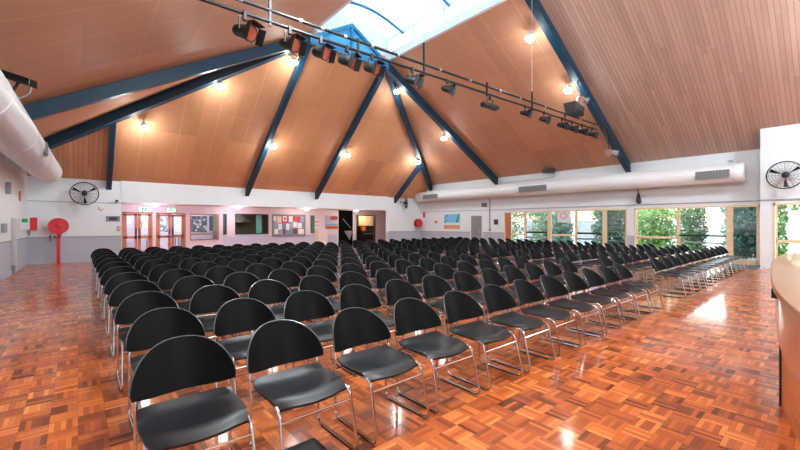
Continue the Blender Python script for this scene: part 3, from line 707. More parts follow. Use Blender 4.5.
# foyer and kitchen ceiling lights
def lamp_light(loc, power, r=.12, colr=(1, .93, .84), name='lamp_light', parent=None):
    l = bpy.data.lights.new(name, 'POINT'); l.energy = power; l.shadow_soft_size = r; l.color = colr
    o = bpy.data.objects.new(name, l); col.objects.link(o)
    if parent is not None: o.parent = parent; o.location = MATS[parent].inverted() @ Vector(loc)
    else: o.location = loc
    return o
fl = [(2.6, 20.0, 'left pair of doors', (.93, .88, 1)), (6.2, 20.0, 'servery window', (.93, .9, 1)), (10.0, 20.0, 'notice board', (1, .92, .88)), (13.4, 20.0, 'black doorway', (1, .92, .88)),
      (3.5, 22.8, 'green tables', (.85, .88, 1)), (xp(366, YP+.9), YP+.9, 'kitchen stove', (1, .85, .6)), (xp(246), YP+1.0, 'servery bench', (1, .85, .7))]
for k, (x, y, nm, cl) in enumerate(fl):
    t = thing('ceiling_light', 'flat round white foyer ceiling light above the '+nm, 'ceiling light', (x, y, FZ-.06), group='flat lights in the foyer ceiling')
    MB().lathe([(0, .12), (.03, .16), (.08, .16)], (x, y, FZ-.06), (0, 0, 1), 16).build('housing', m_white, t, smooth=True)
    MB().lathe([(0, .08), (.012, .11)], (x, y, FZ-.075), (0, 0, 1), 16).build('diffuser', mat('foyer_diffuser', (255, 246, 236), .5, emit=6), t)
    lamp_light((x, y, FZ-.17), [26, 26, 22, 20, 130, 20, 5][k], .1, cl, parent=t)

# ---------------------------------------------------------------- wall-mounted things
def fan(loc, face, label, r=.36, tilt=0):
    loc = Vector(loc); n = Vector(face).normalized(); up = Vector((0, 0, 1)); sd = up.cross(n).normalized(); up = n.cross(sd)
    t = thing('wall_fan', label, 'fan', loc, group='black caged wall fans')
    def ring(rad, dz): return [loc+n*dz+sd*rad*math.cos(a)+up*rad*math.sin(a) for a in [2*PI*i/28 for i in range(28)]]
    cg = MB().tube(ring(r, 0), .014, 6, True).tube(ring(r*.97, .05), .006, 5, True).tube(ring(r*.97, -.06), .006, 5, True)
    for rad, dz in ((.85, .08), (.68, .095), (.5, .105), (.32, .11)): cg.tube(ring(r*rad, dz), .0035, 4, True)
    for i in range(24):
        a = 2*PI*i/24; e = sd*math.cos(a)+up*math.sin(a)
        cg.tube([loc+n*.11+e*r*.15, loc+n*.1+e*r*.6, loc+n*.05+e*r*.95, loc+e*r], .0035, 4)
        if i % 2 == 0: cg.tube([loc+e*r, loc-n*.07+e*r*.8, loc-n*.09+e*r*.2], .0035, 4)
    cg.build('cage', m_black, t)
    for k in range(3):
        a0 = 2*PI*k/3+.5; bl = MB(); pts = []
        for i in range(7):
            q = i/6; a = a0-.04-.03*q; b = a0+.16+.12*q*(1-q*.5); rr = r*(.14+.76*q); tw = .035
            pts.append((loc+n*tw+sd*rr*math.cos(a)+up*rr*math.sin(a), loc-n*(tw-.01)+sd*rr*math.cos(b)+up*rr*math.sin(b)))
        for i in range(6):
            (p, q), (p2, q2) = pts[i], pts[i+1]; e = n*.004
            bl.hexa([p-e, q-e, q2-e, p2-e, p+e, q+e, q2+e, p2+e])
        bl.build('blade', m_blackg, t, smooth=True)
    MB().lathe([(-.16, .05), (-.15, .085), (-.02, .085), (0, .05), (.06, .05), (.1, .045), (.115, .02)], loc, n, 16).build('motor', m_black, t, smooth=True)
    br = MB().tube(arc([loc-n*.12, loc-n*.12+Vector((0, 0, -.0)), loc-n*.20+Vector((0, 0, .06)), loc-n*.36+Vector((0, 0, .06))], .05), .022, 8)
    br.lathe([(0, .08), (.02, .08)], loc-n*.375+Vector((0, 0, .06)), n, 12)
    br.build('bracket', m_black, t)
    return t
p = onY(84.5, 193.5, YF-.38); fan(p, (0, -1, 0), 'black caged wall fan on the far left wall above the hose reel', r=.42)
p = onX(785, 175, XN-.38); ff_ = fan(p, (-1, 0, 0), 'large black caged wall fan on the projecting white pier', r=.42)
p = onY(406, 203, YF-.38); fan(p, (.75, -.6, 0), 'dark caged wall fan near the far right corner seen edge on', r=.36)

def hose_reel(loc, label, post, r=.33):
    x, y, z = loc
    t = thing('fire_hose_reel', label, 'hose reel', (x, y, 0 if post else z-r), group='red fire hose reels')
    MB()._lathe([(-.11, r*.25), (-.11, r), (-.095, r), (-.09, r*.9), (-.08, r*.5), (.08, r*.5), (.09, r*.9), (.095, r), (.11, r), (.11, r*.25)], Vector((x, y-.0, z)), Vector((0, -1, 0)), 36).build('reel', m_red, t, smooth=True)
    ho = MB()
    for k in range(4): ho.tube([(x+(r*.86)*math.cos(a), y-.06+k*.04, z+(r*.86)*math.sin(a)) for a in [2*PI*i/32 for i in range(32)]], .019, 6, True)
    ho.tube(arc([(x+.1, y-.08, z-r*.86), (x+.05, y-.1, z-r-.1), (x-.06, y-.1, z-r-.16), (x-.12, y-.08, z-r-.06)], .08), .016, 6)
    ho.build('hose', m_black, t, smooth=True)
    MB().lathe([(0, .09), (.03, .08), (.05, .03)], (x, y-.11, z), (0, -1, 0), 16).build('hub', m_red, t, smooth=True)
    for k in range(5):
        a = 2*PI*k/5+.3; MB().box(-.02, .02, -.006, .006, .08, r*.92)
    if post:
        MB().box(x-.05, x+.05, y+.0, y+.07, .02, z+.05).build('post', m_red, t, bevel=.008)
        MB().box(x-.14, x+.14, y-.06, y+.12, 0, .02).build('base_plate', m_red, t)
        MB().tube([(x, y+.03, z), (x, y-.1, z)], .03, 8).build('axle', m_red, t)
    else:
        MB().box(x-.05, x+.05, y+.11, YF, z-.12, z+.12).build('bracket', m_red, t)
    nz = MB().lathe([(0, .02), (.05, .028), (.1, .015), (.2, .022)], (x-.22, y-.02, z-r-.05), (0, 0, -1), 10).build('nozzle', m_dgrey, t)
    MB().tube(arc([(x-.22, y-.02, z-r-.05), (x-.22, y+.05, z-r-.0), (x-.1, y+.05, z-r*.8)], .05), .014, 6).build('valve_pipe', m_silver, t)
    return t
p = onY(58.5, 226, YF-.35); hose_reel((p.x, YF-.35, p.z), 'red fire hose reel on a red post at the far left', True, .29)
hose_reel((17.5, YF-.22, onY(417, 223, YF-.22).z), 'red fire hose reel fixed in the far right corner', False, .29)

def wallbox(name, px0, px1, py0, py1, wall, dep, m, label, cat, bevel=.008, smallpart=None, group=None):
    if wall == 'F':
        a, b = onY(px0, py0, YF), onY(px1, py1, YF); t = thing(name, label, cat, ((a.x+b.x)/2, YF, b.z), group=group)
        MB().box(a.x, b.x, YF-dep, YF, b.z, a.z).build('case', m, t, bevel=bevel)
        c = Vector(((a.x+b.x)/2, YF-dep, (a.z+b.z)/2)); w_, h_ = abs(b.x-a.x), abs(a.z-b.z)
        if smallpart: MB().box(c.x-w_*.3, c.x+w_*.3, c.y-.008, c.y, c.z-h_*.3, c.z+h_*.3).build(smallpart[0], smallpart[1], t)
    else:
        X = XR if wall == 'R' else XL; s = -1 if wall == 'R' else 1
        a, b = onX(px0, py0, X), onX(px1, py1, X); t = thing(name, label, cat, (X, (a.y+b.y)/2, b.z), group=group)
        MB().box(X, X+s*dep, a.y, b.y, min(a.z, b.z), max(a.z, b.z)).build('case', m, t, bevel=bevel)
        c = Vector((X+s*dep, (a.y+b.y)/2, (a.z+b.z)/2)); w_, h_ = abs(b.y-a.y), abs(a.z-b.z)
        if smallpart: MB().box(c.x, c.x+s*.008, c.y-w_*.3, c.y+w_*.3, c.z-h_*.3, c.z+h_*.3).build(smallpart[0], smallpart[1], t)
    return t
wallbox('vent_plate', 106, 120, 216, 221.3, 'F', .03, m_mgrey, 'grey rectangular plate on the far wall left of the foyer opening', 'vent', smallpart=('slots', m_dgrey))
wallbox('alarm_button', 117.3, 120, 226.5, 230.5, 'F', .05, m_red, 'small red call point just left of the foyer opening', 'alarm button', smallpart=('glass_disc', m_white))
p = onY(101, 208, YF)
simple('round_sounder', MB().lathe([(0, .1), (.04, .09), (.06, .05)], (p.x, YF, p.z), (0, -1, 0), 16), m_cream, 'round cream sounder on the far wall right of the fan', 'sounder')
p = onY(116.8, 201, YF)
simple('wall_sensor', MB().lathe([(0, .05), (.05, .05), (.1, .03)], (p.x, YF, p.z), (0, -1, 0), 12), m_dgrey, 'small dark motion sensor high beside the bulkhead', 'sensor')
# left wall items, seen nearly edge on: they stand off the wall
t = thing('alarm_cabinet', 'red fire alarm cabinet in the far left corner', 'alarm panel', (XL, YF-.3, 1.1))
MB().box(XL, XL+.27, YF-.16, YF, 1.24, 1.68).build('case', m_red, t, bevel=.01)
MB().box(XL+.03, XL+.24, YF-.17, YF-.16, 1.45, 1.64).build('door_panel', m_red, t, bevel=.004)
MB().box(XL+.05, XL+.08, YF-.19, YF-.16, 1.04, 1.22).build('handset', m_black, t)
t = thing('exit_flag_sign', 'small green and white sign on the left wall beside the red cabinet', 'sign', (XL, YF-2.2, 1.3))
MB().box(XL, XL+.22, YF-2.2, YF-2.17, 1.27, 1.66).build('plate', m_white, t)
MB().box(XL+.04, XL+.18, YF-2.21, YF-2.2, 1.5, 1.62).build('green_square', m_green, t)
q = onL(11.5, 240)
t = thing('door_closer_post', 'slim pale grey vertical channel standing against the left wall', 'channel', (q.x+.05, q.y, 0))
MB().box(q.x+.002, q.x+.1, q.y-.04, q.y+.04, .25, 1.62).build('channel', mat('pale_channel', (200, 202, 198), .5), t, bevel=.01)
MB().box(q.x+.002, q.x+.08, q.y-.05, q.y+.05, 0, .25).build('foot', m_mgrey, t)
q = onL(19.5, 196)
simple('timber_plaque', MB().lathe([(-.02, .17), (.03, .17)], (q.x, q.y, q.z), (1, 0, 0), 20), wood('plaque', (186, 120, 70)), 'small round timber plaque under the left duct', 'plaque')
q = onL(3, 228)
simple('switch_panel', MB().box(q.x-.02, q.x+.05, q.y-.3, q.y+.3, q.z-.12, q.z+.12), m_line, 'grey switch panel on the left wall nearest the frame edge', 'switch', bevel=.01)
q = onL(6, 188)
simple('wall_speaker', MB().box(q.x-.02, q.x+.1, q.y-.09, q.y+.09, q.z-.16, q.z+.16), m_line, 'grey box speaker on the left wall below the duct', 'speaker', bevel=.02)
# right wall
p0, p1 = onX(444.3, 214.3, XR), onX(460, 229, XR)
t = thing('beach_poster', 'blue and sand coloured beach poster on the right wall', 'poster', (XR, (p0.y+p1.y)/2, p1.z))
y0, y1, z0, z1 = p1.y, p0.y, p1.z, p0.z
MB().box(XR-.03, XR, y0, y1, z0, z1).build('sheet', mat('poster_sky', (120, 190, 225), .5), t)
h = z1-z0; wd = y1-y0
MB().box(XR-.034, XR-.03, y0, y1, z0, z0+h*.27).build('sand_band', mat('poster_sand', (205, 150, 110), .5), t)
MB().box(XR-.034, XR-.03, y0, y1, z0+h*.27, z0+h*.42).build('surf_band', mat('poster_surf', (200, 225, 235), .5), t)
lf = MB()
for k in range(7):
    lf.box(XR-.038, XR-.034, y0+wd*(.02*k), y0+wd*(.1+.02*k), z0+h*(.95-.09*k), z0+h*(1.0-.07*k))
lf.build('palm_leaf', m_green, t)
bl = MB()
for k in range(6): bl.box(XR-.038, XR-.034, y1-wd*(.1+.07*(k % 3)), y1-wd*(.02+.07*(k % 3)), z0+h*(.4+.09*k), z0+h*(.46+.09*k))
bl.build('dark_marks', mat('poster_navy2', (30, 70, 120), .5), t)
wallbox('hose_reel_sign', 423.2, 425.2, 212.5, 217.5, 'R', .03, m_red, 'small red sign above the corner hose reel', 'sign')
wallbox('light_switch', 434.5, 438.5, 220, 224, 'R', .03, m_cream, 'pale square switch plate between corner and beach poster', 'switch', smallpart=('rocker', m_mgrey))
wallbox('intercom', 494.5, 498, 219.5, 224.5, 'R', .06, m_black, 'small black intercom box left of the glazed doors', 'intercom', smallpart=('speaker_grille', m_dgrey))
wallbox('junction_box', 482, 487, 203, 207, 'R', .05, m_mgrey, 'small grey junction box under the duct above the grey door', 'junction box')
q = onX(490, 229, XR)
t = thing('wall_conduit', 'thin dark vertical conduit on the right wall beside the grey door', 'conduit', (XR-.02, q.y, q.z))
MB().tube([(XR-.02, q.y, q.z), (XR-.02, q.y, 3.0)], .018, 8).build('pipe', m_dgrey, t)
MB().box(XR-.05, XR, q.y-.06, q.y+.06, q.z-.1, q.z).build('outlet_box', m_mgrey, t)
# speaker bracket under duct, cables
q = onX(637, 204, XR-.3)
t = thing('speaker_bracket', 'dark angled bracket under the right duct between the window groups', 'bracket', (XR-.15, q.y, 2.3))
MB().hexa([(XR-.3, q.y-.05, 2.36), (XR-.06, q.y-.09, 2.36), (XR-.06, q.y+.09, 2.36), (XR-.3, q.y+.05, 2.36), (XR-.2, q.y-.02, 2.75), (XR-.1, q.y-.03, 2.75), (XR-.1, q.y+.03, 2.75), (XR-.2, q.y+.02, 2.75)]).build('arm', m_black, t)
MB().box(XR-.16, XR, q.y-.05, q.y+.05, 2.3, 2.42).build('wall_plate', m_dgrey, t)
MB().tube([(XR-.15, q.y, 2.74), (XR-.2, q.y, 2.95)], .02).build('rod', m_black, t)

# ---------------------------------------------------------------- suspended lighting truss
TY = 5.70
A0, A1 = onY(213, -1.5, TY), onY(597, 125, TY)
upA = Vector((.75, TY, onY(240, 0, TY).z-.02)); upB = Vector((A1.x, TY, A1.z))
low = Vector((0, 0, -.18))
t = thing('lighting_truss', 'long black two-pipe lighting bar hung across the hall', 'lighting bar', ((upA+upB)/2))
MB().tube([upA, upB], .026, 10).build('upper_pipe', m_black, t, smooth=True)
MB().tube([upA+low-Vector((.2, 0, 0)), upB+low], .026, 10).build('lower_pipe', m_black, t, smooth=True)
def tz(x): return upA.z+(upB.z-upA.z)*(x-upA.x)/(upB.x-upA.x)
for px, ext in ((270, .25), (358, .05), (424, .45), (487, .1), (532, .3), (565, .02)):
    x = onY(px, 50, TY).x; z = tz(x)
    MB().box(x-.018, x+.018, TY-.018, TY+.018, z-.24, z+ext).build('tie', m_black, t)
for px in (240, 300, 322, 345, 372, 398, 440, 470, 500, 520, 545, 580):
    x = onY(px, 50, TY).x; z = tz(x)
    MB().lathe([(-.03, .036), (.03, .036)], (x, TY, z), (1, 0, 0), 10).build('collar', m_silver, t)
cb = MB().tube([(onY(270+i*10, 50, TY).x, TY+.035, tz(onY(270+i*10, 50, TY).x)-.165+.02*math.sin(i*1.3)) for i in range(33)], .012, 5)
cb.build('cable', m_black, t)
# suspension wires (each a thing)
for k, px in enumerate((270, 424, 532)):
    x = onY(px, 50, TY).x; z = tz(x); zt = roofz(x, TY)
    simple('suspension_wire', MB().tube([(x, TY, z+.2), (x, TY, zt)], .007, 5), m_silver,
           ['thin wire holding the left part of the lighting bar', 'thin wire holding the middle of the lighting bar beneath the skylight', 'pale wire holding the right part of the lighting bar'][k], 'wire', 'wires holding the lighting bar')
def par(label, loc):
    t = thing('stage_light', label, 'stage light', loc, group='black stage lights on the lighting bar')
    ax = Vector((.44, -.78, -.30)).normalized(); c = Vector(loc)+Vector((0, 0, -.25))
    MB()._lathe([(-.16, .03), (-.15, .065), (-.08, .085), (.02, .09), (.08, .1), (.08, .112), (.11, .112), (.11, .095)], c, ax, 18).build('can', m_black, t, smooth=True)
    MB().lathe([(.08, .09), (.112, .094)], c, ax, 16).build('lens', m_gel, t)
    sd = Vector((0, 0, 1)).cross(ax).normalized(); up = ax.cross(sd)
    bd = MB()
    for s, e, w_ in ((sd, up, .105), (-sd, up, .105), (up, sd, .105), (-up, sd, .105)):
        b = c+ax*.11+s*.107; tip = b+ax*.10+s*.03; nn = s*.003
        bd.hexa([b-e*w_-nn, b+e*w_-nn, tip+e*w_-nn, tip-e*w_-nn, b-e*w_+nn, b+e*w_+nn, tip+e*w_+nn, tip-e*w_+nn])
    bd.build('barn_doors', m_black, t)
    MB().tube(arc([c+sd*.1, c+sd*.1+Vector((0, 0, .17)), c-sd*.1+Vector((0, 0, .17)), c-sd*.1], .05), .01, 6).build('yoke', m_black, t)
    MB().box(loc[0]-.02, loc[0]+.02, loc[1]-.03, loc[1]+.03, loc[2]-.1, loc[2]+.02).build('clamp', m_black, t)
    return t
first = None
pars = [(244, 'leftmost and largest stage light with open barn doors', 1.12), (289, 'second stage light from the left, before the blue rafter junction', 1.05), (320, 'third stage light from the left, below the blue truss', 1), (346, 'fourth stage light from the left, with orange gel', 1),
        (371, 'fifth stage light from the left, beside the skylight corner', 1), (411, 'sixth stage light from the left, over the hip rafter', .95), (446, 'seventh stage light, small plain can left of the flood lamp', .8),
        (524, 'stage light just right of the flood lamp', .8), (543, 'stage light second to the right of the flood lamp', .85), (561, 'leftmost stage light of the tight right cluster', .9), (571, 'second stage light in the tight right cluster', .9), (581, 'third stage light in the tight right cluster', .9), (591, 'rightmost stage light at the end of the bar', .9)]
for k, (px, lb, s_) in enumerate(pars):
    x = onY(px, 60, TY).x; loc = (x, TY-.03, tz(x)-.18)
    if first is None: first = par('black '+lb, loc); index_kids(first); first.scale = (s_,)*3; P0 = loc
    else:
        c = copy_tree(first, loc=loc, rot=(0, 0, rnd.uniform(-.25, .15)), label='black '+lb); c.scale = (s_,)*3
# flood lamp
x = onY(490, 60, TY).x; z = tz(x)-.18
t = thing('flood_lamp', 'flat rectangular black flood lamp hanging from the middle of the bar', 'flood lamp', (x, TY, z-.4))
MB().box(x-.3, x+.3, TY-.08, TY+.08, z-.33, z-.24).build('housing', m_black, t, bevel=.02)
MB().box(x-.27, x+.27, TY-.06, TY+.06, z-.34, z-.33).build('glass_front', m_blackg, t)
MB().tube(arc([(x-.12, TY, z-.25), (x-.12, TY, z-.12), (x+.12, TY, z-.12), (x+.12, TY, z-.25)], .04), .012, 6).box(x-.02, x+.02, TY-.02, TY+.02, z-.13, z+.03).build('bracket', m_black, t)
# speaker and spotlights on the near rafter
p = onY(573, 111, TY+.05)
t = thing('loudspeaker', 'dark wedge loudspeaker on top of the right end of the bar', 'loudspeaker', (p.x, TY, tz(p.x)+.03))
zz = tz(p.x)+.055
MB().hexa([(p.x-.28, TY-.16, zz), (p.x+.32, TY-.16, zz), (p.x+.32, TY+.16, zz), (p.x-.28, TY+.16, zz), (p.x-.38, TY-.2, zz+.36), (p.x+.30, TY-.2, zz+.28), (p.x+.30, TY+.2, zz+.28), (p.x-.38, TY+.2, zz+.36)]).build('cabinet', m_dgrey, t, bevel=.01)
MB().box(p.x-.25, p.x+.27, TY-.175, TY-.165, zz+.03, zz+.26).build('front_cloth', m_black, t)
def spot(loc, label, s=1):
    x, y, z = loc; t = thing('spotlight', label, 'spotlight', loc, group='silver spotlights clamped to the near rafter')
    MB()._lathe([(-.14*s, .04*s), (-.13*s, .09*s), (.06*s, .11*s), (.1*s, .13*s), (.1*s, .11*s)], Vector((x, y, z)), Vector((-.6, -.5, -.4)).normalized(), 16).build('can', m_silver, t, smooth=True)
    MB()._lathe([(-.14*s, .04*s), (-.13*s, .09*s), (.06*s, .11*s), (.1*s, .13*s), (.1*s, .11*s)], Vector((x+.24*s, y-.1*s, z-.03)), Vector((.5, -.7, -.3)).normalized(), 16).build('can', m_mgrey, t, smooth=True)
    MB().tube([(x, y, z), (x+.12*s, y, z+.12*s), (x+.24*s, y-.1*s, z)], .02*s, 6).tube([(x+.12*s, y, z+.1*s), (x+.2*s, LY0-.02, roofz(x+.2*s, LY0)-.3)], .02*s, 6).build('bracket', m_black, t)
p = onY(608, 152, LY0-.25); spot(p, 'pair of silver spotlights at the foot of the near rafter', 1.1)
p = onY(580, 99, LY0-.2); spot(p, 'silver spotlight pair above the end of the lighting bar', .9)
# black spotlight above left duct
p = onX(19, 80, -.70)
t = thing('duct_floodlight', 'black floodlight with dangling lead above the left duct', 'floodlight', p)
MB().beam(p+Vector((-.2, .17, .16)), p+Vector((.17, -.145, .0)), .14, .12).build('housing', m_blackg, t, bevel=.01)
MB().tube([p+Vector((0, 0, -.02)), p+Vector((-.1, .0, -.28))], .02).build('stem', m_black, t)
MB().tube(arc([p+Vector((.15, -.13, -.1)), p+Vector((.14, -.1, -.2)), p+Vector((.02, -.0, -.28)), p+Vector((-.06, 0, -.26))], .05), .012, 6).build('lead', m_silver, t)

# high bay downlights
hl = [(294, 62, 'F', 'below the left corner of the skylight'), (221, 86, 'F', 'hanging under the left hip rafter'), (144, 127, 'F', 'over the left wall fan side'), (273, 146, 'F', 'beside the left centre rafter'),
      (347, 155, 'F', 'beside the right centre rafter'), (397, 91, 'F', 'near the top of the right hip rafter'), (418, 162, 'F', 'near the far right corner'), (444, 138, 'R', 'beside the right slope rafter'),
      (530, 38, 'R', 'high against the near rafter'), (568, 90, 'R', 'above the right end of the lighting bar')]
LAMP_C = (.78, .91, 1)
def highbay(pt, label, power, glow=.2):
    x, y, z = pt
    t = thing('high_bay_lamp', label, 'lamp', pt, group='glowing high bay lamps under the timber ceiling')
    zt = roofz(x, y)
    MB()._lathe([(.02, .13), (.06, .125), (.12, .07), (.2, .06), (.22, .03)], Vector(pt), Vector((0, 0, 1)), 16).build('reflector', m_white, t, smooth=True)
    MB().lathe([(-.12, .03), (-.10, .09), (-.05, .135), (0, .14), (.03, .12)], pt, (0, 0, 1), 14).build('bulb', m_bulb, t, smooth=True)
    MB().tube([(x, y, z+.2), (x, y, zt+.02)], .012, 6).build('stem', m_silver, t)
    lamp_light((x, y, z-.5), power*glow, .12, LAMP_C, parent=t)
    l = bpy.data.lights.new('lamp_flood', 'SPOT'); l.energy = power*2.5; l.shadow_soft_size = .12; l.spot_size = math.radians(150); l.spot_blend = .7; l.color = LAMP_C
    o = bpy.data.objects.new('lamp_flood', l); col.objects.link(o); o.parent = t; o.location = (0, 0, -.06)
for px, py, w_, lb in hl:
    p = onRoof(px, py, w_, .42); highbay(p, 'added unseen fill lamp '+lb, LAMP_W)
for x, y, lb in ((3.0, 5.0, 'over the left chair rows'), (3.0, 2.0, 'over the near left floor'), (7.9, 0.0, 'over the middle near floor'), (13.0, -1.5, 'over the right near floor'), (1.5, -2.5, 'behind the viewpoint left'), (12, -3, 'behind the viewpoint right')):  # lamps out of view, added to fill the hall with light
    highbay((x, y, roofz(x, y)-.6), 'added unseen fill lamp '+lb, LAMP_W, 2.1)
# small camera on a bracket high on right wall
q = onX(551, 172, XR)
t = thing('wall_projector', 'small dark projector lamp on the wall above the duct', 'floodlight', (XR-.2, q.y, q.z))
MB().box(XR-.35, XR-.12, q.y-.3, q.y+.3, q.z-.05, q.z+.1).build('housing', m_dgrey, t, bevel=.02)
MB().box(XR-.12, XR, q.y-.05, q.y+.05, q.z-.03, q.z+.05).build('bracket', m_black, t)
MB().tube(arc([(XR-.2, q.y-.2, q.z-.05), (XR-.1, q.y-.3, q.z-.25), (XR-.03, q.y+.3, q.z-.3), (XR-.03, q.y+3, q.z-.32)], .1), .012, 5).build('lead', m_mgrey, t)
q = onX(735, 161, XR-.1)
simple('duct_elbow_pipe', MB().tube(arc([(XR-.02, q.y+.2, q.z+.05), (XR-.12, q.y, q.z+.05), (XR-.12, q.y, q.z-.35)], .1), .03, 8), m_duct, 'small white elbow pipe behind the near end of the right duct', 'pipe', smooth=True)

# ---------------------------------------------------------------- reception counter
cp = [(1.55, -.02), (2.16, .11), (2.6, .195), (3.1, .27), (3.7, .33), (4.3, .385), (5.2, .45), (6.2, .46), (6.6, .40), (6.75, .2), (6.8, -.2)]
def smooth_poly(pts, n=6):
    out = []
    for i in range(len(pts)-1):
        p0 = pts[max(i-1, 0)]; p1 = pts[i]; p2 = pts[i+1]; p3 = pts[min(i+2, len(pts)-1)]
        for k in range(n):
            t_ = k/n
            out.append(tuple(.5*((2*p1[j])+(-p0[j]+p2[j])*t_+(2*p0[j]-5*p1[j]+4*p2[j]-p3[j])*t_*t_+(-p0[j]+3*p1[j]-3*p2[j]+p3[j])*t_**3) for j in (0, 1)))
    out.append(pts[-1]); return out
m_cwood = wood('counter_red_timber', (160, 84, 52), (6, 6, .8), .28, .2, coat=.5)
m_ctop = wood('counter_top_timber', (156, 112, 74), (.6, 14, 1), .3, .06, coat=.25)
m_cside = wood('counter_front_timber', (186, 112, 66), (1, 1, 14), .35, .25)
cv = smooth_poly(cp)
t = thing('reception_counter', 'curved red timber counter with pale polished top at the right edge', 'counter', (4.2, 0, 0))
back = [(x, -.75) for x in (6.8, 1.55)]
def inset(c, d): return [(x-(d if x > 6.3 else 0), y-d) for x, y in c]
MB().prism(list(reversed(cv+back)), 1.06, 1.10).build('countertop', m_ctop, t, bevel=.006)
MB().prism(list(reversed(inset(cv, .025)+[(6.7, -.7), (1.6, -.7)])), .76, 1.06).build('fascia', m_cwood, t)
base = [(1.62, -.38), (2.1, -.24), (2.6, -.08), (3.1, .06), (3.53, .17), (3.9, .25), (4.26, .32)]
MB().prism(list(reversed(base+[(4.26, -.65), (1.62, -.65)])), 0, .76).build('front_panel', m_cside, t)
MB().box(4.26, 4.30, -.65, .335, 0, .76).build('recess_dark', m_black, t)  # black strip painting the dark recess at the base end
MB().box(6.2, 6.6, -.6, .2, 0, .76).build('pedestal', m_cside, t)
p = (3.3, .28)
simple('black_latch', MB().box(p[0]-.02, p[0]+.02, p[1]-.03, p[1]+.012, .99, 1.05), m_black, 'small black latch on the counter edge', 'latch')

# door mat
q = onZ(752, 268, 0)
simple('door_mat', MB().box(XR-1.5, XR-.05, YN+.05, YN+.95, 0, .015), mat('mat_blue_grey', (58, 70, 88), .9, bump=.4, nscale=200), 'dark blue grey door mat before the near glazed door', 'mat')
# black box on floor at front
q = onZ(306, 452, .06)
t = thing('floor_power_box', 'low black power box on the floor under the front chairs', 'power box', (q.x, q.y, 0))
MB().box(q.x-.12, q.x+.12, q.y-.16, q.y+.12, 0, .06).build('case', m_black, t, bevel=.01)
MB().box(q.x-.08, q.x+.08, q.y-.1, q.y+.06, .06, .064).build('lid', m_dgrey, t)

# ---------------------------------------------------------------- chairs
m_rim_sheen = mat('rim_sheen', (74, 78, 82), .25)  # lighter grey edge bead, specular highlight painted along the backrest top
def make_chair(label):
    t = thing('stacking_chair', label, 'chair', (0, 0, 0))
    HW = .245
    # seat: saddle shaped shell with waterfall front
    NX, NY = 12, 12; top = []; b = MB()
    def sp_(u, v):                       # u across -1..1, v 0 rear .. 1 front
        hw = .243-.012*v+.012*math.sin(PI*v); y = .175-.435*v
        cr = 1-abs(u)**6*.0
        x = u*hw
        z = .428-.016*math.cos(PI*u/2)*math.sin(PI*min(v*1.15, 1)) + .006*abs(u)**2 - .012*max(0, abs(u)-.75)*4
        if v > .75: z -= .035*((v-.75)/.25)**2
        if v < .2: z += .022*((.2-v)/.2)**2
        y += (.05*(u*u) if v > .5 else -.012*u*u)*abs(v-.5)*2
        return (x, y, z)
    for j in range(NY+1):
        for i in range(NX+1): b.v.append(sp_(-1+2*i/NX, j/NY))
    n1 = len(b.v)
    b.v += [(x, y, z-.014) for x, y, z in b.v]
    W1 = NX+1
    for j in range(NY):
        for i in range(NX):
            a = j*W1+i; b.f.append((a, a+W1, a+W1+1, a+1)); b.f.append((n1+a, n1+a+1, n1+a+W1+1, n1+a+W1))
    ed = [i for i in range(W1)]+[j*W1+NX for j in range(1, NY+1)]+[NY*W1+i for i in range(NX-1, -1, -1)]+[j*W1 for j in range(NY-1, 0, -1)]
    for k in range(len(ed)):
        a, c = ed[k], ed[(k+1) % len(ed)]; b.f.append((a, c, n1+c, n1+a))
    b.build('seat', m_seatp, t, world=False, smooth=True)
    # backrest: half-oval shell, curved and tilted
    b = MB(); NA, NR = 20, 10
    def bp_(u, v):                       # u -1..1 across, v 0 bottom .. 1 top
        x = u*.270*(1-.03*(1-v))
        htop = .055+.225*math.sqrt(max(0, 1-abs(u)**2.45)); hbot = -.004*(1-u*u)+.032*abs(u)**3
        h = hbot+(htop-hbot)*v
        z = .468+h; y = .130+.40*h+.12*(1-u*u)
        return (x, y, z)
    for j in range(NR+1):
        for i in range(NA+1): b.v.append(bp_(math.sin((-1+2*i/NA)*PI/2), j/NR))
    n1 = len(b.v); W1 = NA+1
    b.v += [(x, y+.014, z-.004) for x, y, z in b.v]
    for j in range(NR):
        for i in range(NA):
            a = j*W1+i; b.f.append((a, a+1, a+W1+1, a+W1)); b.f.append((n1+a, n1+a+W1, n1+a+W1+1, n1+a+1))
    ed = [i for i in range(W1)]+[j*W1+NA for j in range(1, NR+1)]+[NR*W1+i for i in range(NA-1, -1, -1)]+[j*W1 for j in range(NR-1, 0, -1)]
    for k in range(len(ed)):
        a, c = ed[k], ed[(k+1) % len(ed)]; b.f.append((a, n1+a, n1+c, c))
    bk = b.build('backrest', m_backp, t, world=False, smooth=True)
    rim_highlight = [Vector(b.v[NR*W1+i])+Vector((0, .007, 0)) for i in range(NA+1)]
    MB().tube(rim_highlight, .0062, 6).build('rim_highlight', m_rim_sheen, bk, world=False, smooth=True)
    R = .0095
    for s in (-1, 1):
        path = arc([(s*.232, .218, .53), (s*.243, .19, .44), (s*HW, .185, .011), (s*HW, -.325, .011), (s*.235, -.235, .395), (s*.225, .15, .412)], .055, 5)
        f = MB().tube(path, R, 8).build('sled_frame', m_chrome, t, world=False, smooth=True)
        MB().box(s*HW-.011, s*HW+.011, -.24, .13, 0, .011).build('glide', m_black, f, world=False)
    MB().tube([(-.236, -.252, .325), (.236, -.252, .325)], .007, 6).build('crossbar', m_chrome, t, world=False, smooth=True)
    MB().tube([(-.238, .187, .36), (.238, .187, .36)], .007, 6).build('crossbar', m_chrome, t, world=False, smooth=True)
    return t
ORD = ['first', 'second', 'third', 'fourth', 'fifth', 'sixth', 'seventh', 'eighth', 'ninth', 'tenth', 'eleventh', 'twelfth']
